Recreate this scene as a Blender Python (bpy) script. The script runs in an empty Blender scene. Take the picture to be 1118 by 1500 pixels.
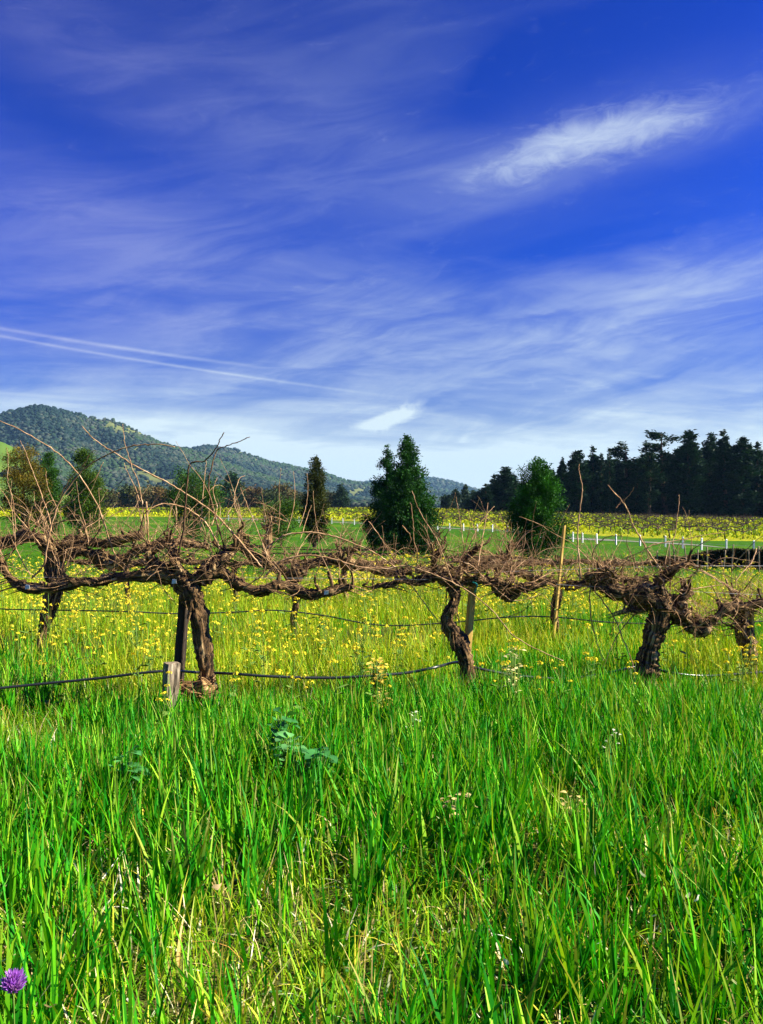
import bpy, math, random
import numpy as np
from mathutils import Vector
R = math.radians
sc = bpy.context.scene
COL = sc.collection
random.seed(7)
rng = np.random.default_rng(11)

# ------------------------------------------------------------------ camera, exposure
CAM_H = 1.65
FPX = 1299.0            # focal length in pixels of the 1118 x 1500 photograph
HOR = 742.0             # row of the horizon in it
cam = bpy.data.cameras.new('camera')
cam.sensor_fit = 'VERTICAL'
cam.sensor_height = 24.0
cam.lens = 24.0 * FPX / 1500.0
cam.shift_y = (HOR - 750.0) / 1500.0
cam.clip_start = 0.05
cam.clip_end = 40000
camo = bpy.data.objects.new('camera', cam)
COL.objects.link(camo)
camo.location = (0, 0, CAM_H)
camo.rotation_euler = (R(90), 0, 0)
sc.camera = camo
sc.view_settings.view_transform = 'Standard'
sc.view_settings.look = 'None'
sc.view_settings.gamma = 1
sc.view_settings.exposure = 1.62
sc.cycles.max_bounces = 8
sc.cycles.transparent_max_bounces = 8
sc.cycles.volume_bounces = 1
sc.cycles.use_denoising = True
sc.cycles.denoiser = 'OPENIMAGEDENOISE'
sc.cycles.denoising_input_passes = 'RGB_ALBEDO_NORMAL'
sc.cycles.denoising_prefilter = 'ACCURATE'

# ------------------------------------------------------------------ shader helper
class X:
    """a node socket with arithmetic"""
    nt = None
    def __init__(s, k): s.k = k
    @staticmethod
    def m(op, *a, clamp=False):
        n = X.nt.nodes.new('ShaderNodeMath'); n.operation = op; n.use_clamp = clamp
        for i, v in enumerate(a):
            if isinstance(v, X): X.nt.links.new(v.k, n.inputs[i])
            else: n.inputs[i].default_value = v
        return X(n.outputs[0])
    def __add__(s, o): return X.m('ADD', s, o)
    __radd__ = __add__
    def __sub__(s, o): return X.m('SUBTRACT', s, o)
    def __rsub__(s, o): return X.m('SUBTRACT', o, s)
    def __mul__(s, o): return X.m('MULTIPLY', s, o)
    __rmul__ = __mul__
    def __truediv__(s, o): return X.m('DIVIDE', s, o)
    def __pow__(s, o): return X.m('POWER', s, o)
def clamp01(a): return X.m('ADD', a, 0.0, clamp=True)
def sstep(a, lo, hi):
    n = X.nt.nodes.new('ShaderNodeMapRange'); n.interpolation_type = 'SMOOTHSTEP'
    X.nt.links.new(a.k, n.inputs[0]); n.inputs[1].default_value = lo; n.inputs[2].default_value = hi
    return X(n.outputs[0])
def gauss(a, c, w):
    t = (a - c) / w
    return X.m('EXPONENT', t * t * -1.0)
def vec(x, y, z):
    n = X.nt.nodes.new('ShaderNodeCombineXYZ')
    for i, v in enumerate((x, y, z)):
        if isinstance(v, X): X.nt.links.new(v.k, n.inputs[i])
        else: n.inputs[i].default_value = v
    return X(n.outputs[0])
def noise(v, scale, detail=4, rough=0.55, dist=0.0):
    n = X.nt.nodes.new('ShaderNodeTexNoise'); n.noise_dimensions = '3D'
    X.nt.links.new(v.k, n.inputs['Vector'])
    n.inputs['Scale'].default_value = scale; n.inputs['Detail'].default_value = detail
    n.inputs['Roughness'].default_value = rough; n.inputs['Distortion'].default_value = dist
    return X(n.outputs['Fac'])
def mixc(f, a, b, mode='MIX'):
    n = X.nt.nodes.new('ShaderNodeMix'); n.data_type = 'RGBA'; n.blend_type = mode
    if isinstance(f, X): X.nt.links.new(f.k, n.inputs[0])
    else: n.inputs[0].default_value = f
    for i, v in ((6, a), (7, b)):
        if isinstance(v, X): X.nt.links.new(v.k, n.inputs[i])
        else: n.inputs[i].default_value = (*v, 1)
    return X(n.outputs[2])
def sepxyz(v):
    n = X.nt.nodes.new('ShaderNodeSeparateXYZ'); X.nt.links.new(v.k, n.inputs[0])
    return [X(o) for o in n.outputs]

# ------------------------------------------------------------------ sun and sky
SUN_AZ, SUN_EL = 93.0, 37.0        # clockwise from the view direction, above the horizon
sun_dir = Vector((math.sin(R(SUN_AZ)) * math.cos(R(SUN_EL)), math.cos(R(SUN_AZ)) * math.cos(R(SUN_EL)), math.sin(R(SUN_EL))))
sl = bpy.data.lights.new('sun', 'SUN')
sl.energy = 5.0
sl.angle = R(0.5)
sl.color = (1.0, 0.93, 0.76)
so = bpy.data.objects.new('sun', sl)
COL.objects.link(so)
so.rotation_euler = (-sun_dir).to_track_quat('-Z', 'Y').to_euler()
so.location = (60, 20, 60)

w = bpy.data.worlds.new('World')
sc.world = w
w.use_nodes = True
X.nt = w.node_tree
for n in list(X.nt.nodes): X.nt.nodes.remove(n)
out = X.nt.nodes.new('ShaderNodeOutputWorld')
bg = X.nt.nodes.new('ShaderNodeBackground')
bg.inputs['Strength'].default_value = 0.05
X.nt.links.new(bg.outputs[0], out.inputs['Surface'])
sky = X.nt.nodes.new('ShaderNodeTexSky')
sky.sky_type = 'NISHITA'
sky.sun_disc = False
sky.sun_elevation = R(SUN_EL)
sky.sun_rotation = R(SUN_AZ)
sky.air_density = 1.0
sky.dust_density = 0.6
sky.ozone_density = 3.0
tc = X.nt.nodes.new('ShaderNodeTexCoord')
dx, dy, dz = sepxyz(X(tc.outputs['Generated']))
# azimuth and elevation in units of tan, as features of the heavens
az = X.m('ARCTAN2', dx, dy)
el = X.m('ARCTAN2', dz, X.m('SQRT', dx * dx + dy * dy))
gam = X.nt.nodes.new('ShaderNodeGamma'); gam.inputs[1].default_value = SKY_GAMMA = 1.55
X.nt.links.new(sky.outputs[0], gam.inputs[0])
skyc = mixc(1.0, X(gam.outputs[0]), (0.0010, 0.092, 0.425), 'MULTIPLY')
skyc = mixc(sstep(el, 0.02, 0.36), mixc(1.0, skyc, (0.85, 0.74, 0.60), 'MULTIPLY'), skyc)
# high cloud sheet: noise on a plane overhead
pl_d = dz + 0.10
px_, py_ = dx / pl_d, dy / pl_d
ca, sa = math.cos(R(24)), math.sin(R(24))
p1 = vec((px_ * ca + py_ * sa) * 0.55, (py_ * ca - px_ * sa) * 1.5, 3.3)
n1 = noise(p1, 0.62, 4, 0.5, 0.8)
p2 = vec((px_ * ca + py_ * sa) * 0.8, (py_ * ca - px_ * sa) * 2.2, 8.1)
n2 = noise(p2, 1.1, 6, 0.55, 0.9)
n3 = noise(vec(px_ * 1.2, py_ * 1.2, 5.5), 5.0, 6, 0.65, 0.6)
elw = el + (n1 - 0.5) * 0.12
lowband = 1.0 - sstep(elw, 0.0, 0.40)
sheet = sstep(n1 * 0.66 + n2 * 0.34, 0.36, 0.70)
fine = sstep(n2 * 0.7 + n3 * 0.3, 0.42, 0.70)
def dirpix(px, py):
    u = (px - 559) / FPX; v = (HOR - py) / FPX
    return math.atan(u), math.atan(v * math.cos(math.atan(u)))
def blob(px, py, lx, ly, tilt=0.0):
    a0, e0 = dirpix(px, py)
    c, s = math.cos(R(tilt)), math.sin(R(tilt))
    a = az - a0; e = el - e0
    p = (a * c + e * s) / (lx / FPX); q = (e * c - a * s) / (ly / FPX)
    return X.m('EXPONENT', (p * p + q * q) * -1.0)
# long fibres in the ice cloud, drawn out along the wind
wa, wb = az * 0.985 + el * 0.17, el * 0.985 - az * 0.17
warp = (n1 - 0.5) * 0.12 + (n2 - 0.5) * 0.05
n5 = noise(vec(wa * 2.2 + warp, (wb + warp * 0.35) * 11.0, 4.4), 2.4, 8, 0.62, 0.5)
n4 = noise(vec(wa * 2.6 + wb * 1.6, wb * 6.5 + (n2 - 0.5) * 0.15, 2.2), 9.0, 9, 0.70, 0.9)
fib = sstep(n5, 0.34, 0.70)
veil = sheet * (0.04 + lowband * 0.19) + fine * (0.02 + lowband * 0.17)
veil = veil + blob(230, 140, 330, 55, -22) * 0.14 + blob(190, 370, 260, 75, -9) * 0.26 + blob(60, 260, 150, 40, -12) * 0.12
veil = veil + blob(1060, 420, 230, 50, 8) * 0.36 + blob(640, 425, 300, 45, 5) * 0.12 + blob(720, 520, 300, 40, 4) * 0.20 + blob(330, 505, 260, 45, -4) * 0.12 + blob(600, 40, 160, 60, -30) * 0.08 + blob(520, 180, 260, 70, -14) * 0.16 + blob(600, 310, 330, 45, -3) * 0.08 + blob(730, 250, 150, 40, 14) * 0.16 + blob(1080, 150, 120, 50, 10) * 0.12
veil = clamp01(veil - blob(830, 335, 230, 45, 6) * 0.22 - blob(950, 90, 330, 60, 8) * 0.20  - blob(290, 400, 90, 14, -8) * 0.06)
cl = veil * (0.46 + fib * 0.74) + (lowband ** 6.5) * (1.05 + fib * 0.35) + (fib - 0.35) * lowband * 0.16 + lowband * 0.05 + (1.0 - sstep(el, 0.01, 0.12)) * 0.30
# the bright wisp
wisp = blob(925, 188, 112, 26, 6) + blob(790, 226, 105, 26, 16) * 0.72
cl = cl + sstep(wisp * 0.90 + (n4 - 0.5) * 1.35, 0.05, 1.30) * 0.74 + blob(850, 215, 230, 52, 12) * 0.20 * (n4 + 0.3)
puff = blob(590, 606, 44, 15, 24) + blob(545, 622, 40, 9, 10) * 0.8
cl = cl + sstep(puff + (n4 - 0.5) * 1.7, 0.25, 1.15) * 0.56
cl = cl + blob(690, 676, 100, 11, 2) * 0.30 + blob(250, 618, 150, 14, 0) * 0.30
# two condensation trails
def trail(ax_, ay_, bx_, by_, wid, k):
    a0, e0 = dirpix(ax_, ay_); a1, e1 = dirpix(bx_, by_)
    L = math.hypot(a1 - a0, e1 - e0); c, s = (a1 - a0) / L, (e1 - e0) / L
    a = az - a0; e = el - e0
    p = (a * c + e * s) / L
    q = (e * c - a * s) * FPX + (n1 - 0.5) * 3.0
    fall = (1.0 - sstep(p, 0.45, 1.0)) * sstep(p, -1.2, -0.5)
    return gauss(q, 0.0, wid) * fall * k * (0.35 + n4 * 1.2)
cl = cl + trail(0, 481, 450, 546, 2.4, 0.34) + trail(0, 492, 640, 588, 1.8, 0.30) + trail(0, 575, 190, 590, 3.0, 0.14)
cl = clamp01(cl * (0.12 + sstep(dy, -0.25, 0.30) * 0.88) * sstep(dz, -0.03, 0.0))  # unseen cloud behind the camera thinned out to lower the ambient light
up = sstep(dz, -0.02, 0.0)
cloud_col = mixc(sstep(el, 0.10, 0.42), (4.9, 5.8, 6.1), (3.5, 4.2, 5.6))
cloud_col = mixc((1.0 - sstep(az, -0.45, 0.15)) * sstep(el, 0.10, 0.20) * 0.75, cloud_col, (2.6, 2.5, 5.2))
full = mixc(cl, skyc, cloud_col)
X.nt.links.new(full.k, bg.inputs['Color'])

# ------------------------------------------------------------------ numbers
def sm(t, a, b):
    t = np.clip((np.asarray(t, float) - a) / (b - a), 0, 1)
    return t * t * (3 - 2 * t)
_tab = np.random.default_rng(5).random((256, 256))
def vnoise(x, y):
    x = np.asarray(x, float); y = np.asarray(y, float)
    xi = np.floor(x).astype(int); yi = np.floor(y).astype(int)
    fx = x - xi; fy = y - yi
    fx = fx * fx * (3 - 2 * fx); fy = fy * fy * (3 - 2 * fy)
    a = _tab[xi & 255, yi & 255]; b = _tab[(xi + 1) & 255, yi & 255]
    c = _tab[xi & 255, (yi + 1) & 255]; d = _tab[(xi + 1) & 255, (yi + 1) & 255]
    return (a * (1 - fx) + b * fx) * (1 - fy) + (c * (1 - fx) + d * fx) * fy
def fbm(x, y, o=4):
    s = 0; a = 0.5; t = 0
    for i in range(o):
        s = s + a * vnoise(x * 2 ** i + 17 * i, y * 2 ** i + 31 * i); t += a; a *= 0.5
    return s / t
def terrain(x, y):
    x = np.asarray(x, float); y = np.asarray(y, float)
    z = -1.8 * sm(y, 16, 58)
    z = z + 2.2 * sm(y, 95, 245) * (1 - sm(x, 20, 112))
    near = 1 - sm(y, 12, 40)
    z = z + 0.06 * (fbm(x * 0.9 + 40, y * 0.9) - 0.5) * near
    z = z + 0.25 * (fbm(x * 0.06, y * 0.06 + 9, 2) - 0.5) * sm(y, 22, 40) * (1 - sm(y, 400, 600))
    return z
def gz(x, y): return float(terrain(x, y))
def at(px, py, Y):
    return Vector(((px - 559) / FPX * Y, Y, CAM_H - (py - HOR) / FPX * Y))
def onground(px, py):
    """the place on the ground seen at a spot of the photograph"""
    Y = 3.0
    while Y < 400:
        p = at(px, py, Y)
        if p.z <= gz(p.x, p.y): break
        Y *= 1.004
    return Vector((p.x, p.y, gz(p.x, p.y)))

# ------------------------------------------------------------------ objects
def tag(o, label=None, cat=None, group=None, kind=None):
    if label: o['label'] = label
    if cat: o['category'] = cat
    if group: o['group'] = group
    if kind: o['kind'] = kind
    return o
def empty(name, loc, label, cat, group=None):
    o = bpy.data.objects.new(name, None)
    o.empty_display_size = 0.1
    COL.objects.link(o); o.location = loc
    return tag(o, label, cat, group)
def link(name, me, mat, parent=None, loc=None):
    if mat is not None and not me.materials: me.materials.append(mat)
    o = bpy.data.objects.new(name, me)
    COL.objects.link(o)
    if parent is not None: o.parent = parent
    if loc is not None: o.location = loc
    return o
def np_mesh(name, V, F, attrs=None, smooth=False):
    """V (n,3), F (m,k) with one k"""
    me = bpy.data.meshes.new(name)
    V = np.ascontiguousarray(V, np.float32); F = np.ascontiguousarray(F, np.int32)
    m, k = F.shape
    me.vertices.add(len(V)); me.vertices.foreach_set('co', V.ravel())
    me.loops.add(m * k); me.loops.foreach_set('vertex_index', F.ravel())
    me.polygons.add(m)
    me.polygons.foreach_set('loop_start', np.arange(0, m * k, k, dtype=np.int32))
    me.polygons.foreach_set('loop_total', np.full(m, k, np.int32))
    if smooth: me.polygons.foreach_set('use_smooth', np.ones(m, bool))
    for an, arr in (attrs or {}).items():
        if arr.shape[1] == 4:
            at_ = me.attributes.new(an, 'FLOAT_COLOR', 'POINT'); at_.data.foreach_set('color', np.ascontiguousarray(arr, np.float32).ravel())
        else:
            at_ = me.attributes.new(an, 'FLOAT_VECTOR', 'POINT'); at_.data.foreach_set('vector', np.ascontiguousarray(arr, np.float32).ravel())
    me.update(calc_edges=True)
    me.validate()
    return me
def catmull(pts, n):
    """smooth path through (vector, radius) pairs, n steps a span"""
    P = [np.array([*p, r]) for p, r in pts]
    if len(P) == 2: P = [P[0], (P[0] + P[1]) / 2, P[1]]
    out = []
    for i in range(len(P) - 1):
        a = P[max(i - 1, 0)]; b = P[i]; c = P[i + 1]; d = P[min(i + 2, len(P) - 1)]
        for k in range(n):
            t = k / n
            out.append(0.5 * (2 * b + (c - a) * t + (2 * a - 5 * b + 4 * c - d) * t * t + (3 * b - a - 3 * c + d) * t ** 3))
    out.append(P[-1])
    return np.array(out)
class MB:
    def __init__(s): s.v = []; s.f = []; s.b = []
    def tube(s, pts, n=4, sides=6, rough=0.0, lump=0.0, seed=0, cap=True, raw=False):
        Q = np.array([[*p, r] for p, r in pts]) if raw else catmull(pts, n)
        C = Q[:, :3]; Rr = np.maximum(Q[:, 3], 0.0006)
        T = np.gradient(C, axis=0); T /= np.linalg.norm(T, axis=1)[:, None] + 1e-9
        ref = np.array([0.0, 1.0, 0.0]) if abs(T[0][1]) < 0.8 else np.array([1.0, 0, 0])
        u = np.cross(T[0], ref); u /= np.linalg.norm(u)
        rs = np.random.default_rng(seed)
        ph = rs.random(8) * 6.283
        walk = np.cumsum(rs.normal(0, 0.16, len(C))) if rough else np.zeros(len(C))
        dist = np.concatenate([[0], np.cumsum(np.linalg.norm(np.diff(C, axis=0), axis=1))])
        base = len(s.v)
        th = np.linspace(0, 2 * np.pi, sides, endpoint=False)
        for i in range(len(C)):
            u = u - T[i] * np.dot(u, T[i]); u /= np.linalg.norm(u) + 1e-9
            v = np.cross(T[i], u)
            d = dist[i]; r = np.full(sides, Rr[i])
            if rough:
                tt = th + 1.2 * math.sin(d * 5 + ph[7]) + walk[i]
                k = 0.40 * np.sin(3 * tt + d * 6 + ph[0]) + 0.5 * np.abs(np.sin(3.5 * tt - d * 5 + ph[1])) + 0.35 * np.sin(8 * tt + 4 * d + ph[2]) + 0.3 * np.sin(13 * tt + ph[3] + 9 * d)
                r = r * (1 + rough * (k + rs.normal(0, 0.30, sides) + 0.5 * rs.normal()))
            if lump:
                r = r * (1 + lump * (math.sin(d * 23 + ph[4]) * 0.5 + math.sin(d * 41 + ph[5]) * 0.35 + 0.5 * np.sin(2 * th + d * 17 + ph[6])))
            ring = C[i] + np.outer(np.cos(th) * r, u) + np.outer(np.sin(th) * r, v)
            s.v.extend(map(tuple, ring))
            s.b.extend((math.cos(t) * Rr[i] + seed % 17, math.sin(t) * Rr[i], d) for t in th)
        for i in range(len(C) - 1):
            for k in range(sides):
                a = base + i * sides + k; b = base + i * sides + (k + 1) % sides
                s.f.append((a, b, b + sides, a + sides))
        if cap:
            s.f.append(tuple(base + k for k in range(sides))[::-1])
            e = base + (len(C) - 1) * sides
            s.f.append(tuple(e + k for k in range(sides)))
        return s
    def poly(s, vs, fs):
        b = len(s.v); s.v.extend(map(tuple, vs)); s.b.extend((p[0], p[1], p[2]) for p in vs)
        s.f.extend(tuple(b + i for i in f) for f in fs)
        return s
    def box(s, c, d, rot=0.0, bevel=0.0):
        x, y, z = d[0] / 2, d[1] / 2, d[2] / 2
        q = []
        for sx, sy, sz in ((-1, -1, -1), (1, -1, -1), (1, 1, -1), (-1, 1, -1), (-1, -1, 1), (1, -1, 1), (1, 1, 1), (-1, 1, 1)):
            a, b = sx * x, sy * y
            q.append((c[0] + a * math.cos(rot) - b * math.sin(rot), c[1] + a * math.sin(rot) + b * math.cos(rot), c[2] + sz * z))
        return s.poly(q, [(3, 2, 1, 0), (4, 5, 6, 7), (0, 1, 5, 4), (1, 2, 6, 5), (2, 3, 7, 6), (3, 0, 4, 7)])
    def build(s, name, mat, parent=None, origin=(0, 0, 0), smooth=True):
        me = bpy.data.meshes.new(name)
        V = np.array(s.v) - np.array(origin)
        me.from_pydata(V.tolist(), [], s.f)
        a = me.attributes.new('bark', 'FLOAT_VECTOR', 'POINT')
        a.data.foreach_set('vector', np.array(s.b, np.float32).ravel())
        if smooth: me.polygons.foreach_set('use_smooth', [True] * len(me.polygons))
        me.update()
        return link(name, me, mat, parent, None if parent is not None else origin)

# ------------------------------------------------------------------ materials
def mat_new(name):
    m = bpy.data.materials.new(name); m.use_nodes = True
    X.nt = m.node_tree
    for n in list(X.nt.nodes): X.nt.nodes.remove(n)
    o = X.nt.nodes.new('ShaderNodeOutputMaterial')
    return m, o
def principled(col, rough=0.8, spec=0.3, bump=None, bstr=0.3, bdist=0.01):
    p = X.nt.nodes.new('ShaderNodeBsdfPrincipled')
    if isinstance(col, X): X.nt.links.new(col.k, p.inputs['Base Color'])
    else: p.inputs['Base Color'].default_value = (*col, 1)
    if isinstance(rough, X): X.nt.links.new(rough.k, p.inputs['Roughness'])
    else: p.inputs['Roughness'].default_value = rough
    p.inputs['Specular IOR Level'].default_value = spec
    if bump is not None:
        b = X.nt.nodes.new('ShaderNodeBump'); b.inputs['Strength'].default_value = bstr; b.inputs['Distance'].default_value = bdist
        X.nt.links.new(bump.k, b.inputs['Height']); X.nt.links.new(b.outputs[0], p.inputs['Normal'])
    return p
def attr(name):
    n = X.nt.nodes.new('ShaderNodeAttribute'); n.attribute_name = name
    return X(n.outputs['Color']), X(n.outputs['Vector'])
def position():
    n = X.nt.nodes.new('ShaderNodeNewGeometry'); return X(n.outputs['Position'])
def objco():
    n = X.nt.nodes.new('ShaderNodeTexCoord'); return X(n.outputs['Object'])
def vscale(v, s):
    n = X.nt.nodes.new('ShaderNodeVectorMath'); n.operation = 'MULTIPLY'
    X.nt.links.new(v.k, n.inputs[0]); n.inputs[1].default_value = s
    return X(n.outputs[0])
def leafmat(name, trans=0.35, rough=0.5, spec=0.25, tint=(1.25, 1.3, 0.5)):
    m, o = mat_new(name)
    c, _ = attr('col')
    p = principled(c, rough, spec)
    t = X.nt.nodes.new('ShaderNodeBsdfTranslucent')
    X.nt.links.new(mixc(1.0, c, tint, 'MULTIPLY').k, t.inputs[0])
    mx = X.nt.nodes.new('ShaderNodeMixShader'); mx.inputs[0].default_value = trans
    X.nt.links.new(p.outputs[0], mx.inputs[1]); X.nt.links.new(t.outputs[0], mx.inputs[2])
    X.nt.links.new(mx.outputs[0], o.inputs[0])
    return m
def barkmat(name, dark, mid, pale, sc_=(55, 55, 5), bs=0.9, bd=0.02):
    m, o = mat_new(name)
    _, v = attr('bark')
    q = vscale(v, sc_)
    n = noise(q, 1.0, 6, 0.6, 0.4)
    g = noise(vscale(v, (9, 9, 7)), 1.0, 3, 0.5)
    c = mixc(sstep(n, 0.36, 0.60), dark, mid)
    c = mixc(sstep(n * 0.7 + g * 0.3, 0.52, 0.67), c, pale)
    p = principled(c, 0.85, 0.2, n, bs, bd)
    X.nt.links.new(p.outputs[0], o.inputs[0])
    return m
M_bark = barkmat('old vine bark', (0.015, 0.009, 0.005), (0.165, 0.092, 0.036), (0.60, 0.41, 0.19), (55, 55, 5), 1.0, 0.03)
M_shred = barkmat('shredded bark', (0.06, 0.032, 0.014), (0.30, 0.165, 0.06), (0.58, 0.37, 0.16), (90, 90, 9))
M_cane = barkmat('vine cane', (0.24, 0.13, 0.06), (0.46, 0.28, 0.14), (0.70, 0.50, 0.30), (60, 60, 14), 0.3, 0.004)
M_canedark = barkmat('dark vine cane', (0.05, 0.028, 0.016), (0.13, 0.07, 0.035), (0.24, 0.14, 0.07), (60, 60, 14), 0.3, 0.004)
M_cut = barkmat('pruning cut', (0.45, 0.36, 0.25), (0.6, 0.5, 0.36), (0.72, 0.64, 0.5), (60, 60, 30), 0.2, 0.004)
M_stake = barkmat('yellow pine stake', (0.34, 0.21, 0.05), (0.55, 0.36, 0.09), (0.68, 0.50, 0.17), (40, 40, 4), 0.35, 0.008)
M_grey = barkmat('weathered grey wood', (0.06, 0.045, 0.03), (0.30, 0.23, 0.15), (0.56, 0.46, 0.33), (38, 38, 5), 0.9, 0.02)
M_dkwood = barkmat('dark brown post wood', (0.02, 0.014, 0.01), (0.05, 0.034, 0.022), (0.10, 0.07, 0.045), (40, 40, 4), 0.5, 0.01)  # dark brown throughout, with slightly lighter grain
def plain(name, col, rough=0.5, spec=0.5, var=0.3, sc_=30.0):
    m, o = mat_new(name)
    n = noise(objco(), sc_, 4, 0.6)
    c = mixc(n, tuple(k * (1 - var) for k in col), tuple(min(1, k * (1 + var)) for k in col))
    p = principled(c, rough, spec, n, 0.15, 0.004)
    X.nt.links.new(p.outputs[0], o.inputs[0])
    return m
M_hose = plain('black poly hose', (0.02, 0.021, 0.024), 0.32, 0.6)
M_tie = plain('teal plastic tie', (0.01, 0.22, 0.20), 0.4)
M_white = plain('white paint', (0.66, 0.67, 0.66), 0.6)
M_wire = plain('galvanised wire', (0.30, 0.30, 0.30), 0.4)
M_leaf = leafmat('grass blade', 0.26, 0.55, 0.12, (1.3, 1.25, 0.35))
M_flower = leafmat('petals', 0.25, 0.6, 0.1, (1.1, 1.1, 0.6))
M_crown = leafmat('conifer foliage', 0.14, 0.6, 0.08, (1.2, 1.25, 0.5))
M_far = leafmat('distant foliage', 0.12, 0.8, 0.05, (1.1, 1.1, 0.6))
M_farvine = barkmat('dark far vine bark', (0.012, 0.009, 0.006), (0.035, 0.022, 0.014), (0.07, 0.045, 0.03))
M_trunk = barkmat('tree bark', (0.03, 0.02, 0.013), (0.09, 0.055, 0.035), (0.17, 0.12, 0.08), (8, 8, 2), 0.6, 0.03)

# ------------------------------------------------------------------ the ground, one sheet to the horizon
fence_px = [(300, 762), (380, 764), (450, 766), (560, 771), (650, 777), (744, 780), (860, 796), (913, 799), (970, 801), (1030, 806), (1108, 811), (1200, 819)]
field_px = [(300, 757), (380, 758), (450, 760), (560, 765), (650, 770), (744, 776), (860, 783), (970, 789), (1030, 792), (1108, 793), (1200, 797)]
fence_pts = [onground(*p) for p in fence_px]
field_pts = [onground(*p) for p in field_px]
def line_y(pts):
    q = sorted((p.x, p.y) for p in pts)
    xs = [a for a, _ in q]; ys = [b for _, b in q]
    return lambda x: np.interp(x, xs, ys)
fence_y = line_y(fence_pts)
field_y = line_y(field_pts)
def field_end(x):
    return 300 - 118 * sm(x, -40, 70)
gx = np.unique(np.concatenate([np.arange(-14, 14, 0.7), np.arange(-150, 150, 3.0), np.geomspace(150, 9000, 26), -np.geomspace(150, 9000, 26)]))
gy = np.unique(np.concatenate([-np.geomspace(3, 9000, 24), np.arange(-3, 24, 0.6), np.arange(24, 220, 2.0), np.geomspace(220, 12000, 44)]))
XX, YY = np.meshgrid(gx, gy)
ZZ = terrain(XX, YY)
V = np.stack([XX.ravel(), YY.ravel(), ZZ.ravel()], 1)
nx_, ny_ = len(gx), len(gy)
I = np.arange(nx_ * ny_).reshape(ny_, nx_)
F = np.stack([I[:-1, :-1].ravel(), I[:-1, 1:].ravel(), I[1:, 1:].ravel(), I[1:, :-1].ravel()], 1)
zone = np.zeros((len(V), 4)); zone[:, 3] = 1
xv, yv = V[:, 0], V[:, 1]
zone[:, 0] = sm(yv, 16.5, 19.5)
zone[:, 1] = sm(yv - field_y(xv), -1.0, 1.0)
zone[:, 2] = sm(yv - field_end(xv), -2, 6)
me = np_mesh('ground', V, F, {'zone': zone}, smooth=True)
m, o = mat_new('ground soil and turf')
zc, _ = attr('zone')
sp = X.nt.nodes.new('ShaderNodeSeparateColor'); X.nt.links.new(zc.k, sp.inputs[0])
z0, z1, z2 = [X(k) for k in sp.outputs[:3]]
P = position()
nA = noise(P, 1.3, 6, 0.65); nB = noise(P, 14.0, 5, 0.7); nC = noise(P, 0.12, 4, 0.55); nD = noise(vscale(P, (1, 0.35, 1)), 3.2, 6, 0.7)
soil = mixc(sstep(nB, 0.35, 0.7), (0.035, 0.045, 0.012), (0.12, 0.13, 0.03))
soil = mixc(sstep(nA, 0.5, 0.68), soil, (0.15, 0.11, 0.04))
lawn = mixc(sstep(nD, 0.3, 0.7), (0.013, 0.072, 0.0015), (0.048, 0.128, 0.002))
lawn = mixc(sstep(nC, 0.45, 0.7) * 0.6, lawn, (0.095, 0.18, 0.003))
yel = mixc(sstep(nD, 0.35, 0.65), (0.16, 0.20, 0.01), (0.34, 0.32, 0.01))
beyond = mixc(nC, (0.10, 0.12, 0.035), (0.18, 0.16, 0.06))
gc = mixc(sstep(z0 + (nA - 0.5) * 0.8, 0.3, 0.7), soil, lawn)
gc = mixc(sstep(z1 + (nA - 0.5) * 0.6, 0.3, 0.7), gc, yel)
gc = mixc(z2, gc, beyond)
p = principled(gc, 0.95, 0.05, nB, 0.7, 0.06)
X.nt.links.new(p.outputs[0], o.inputs[0])
tag(link('ground', me, m), kind='structure')

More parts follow.
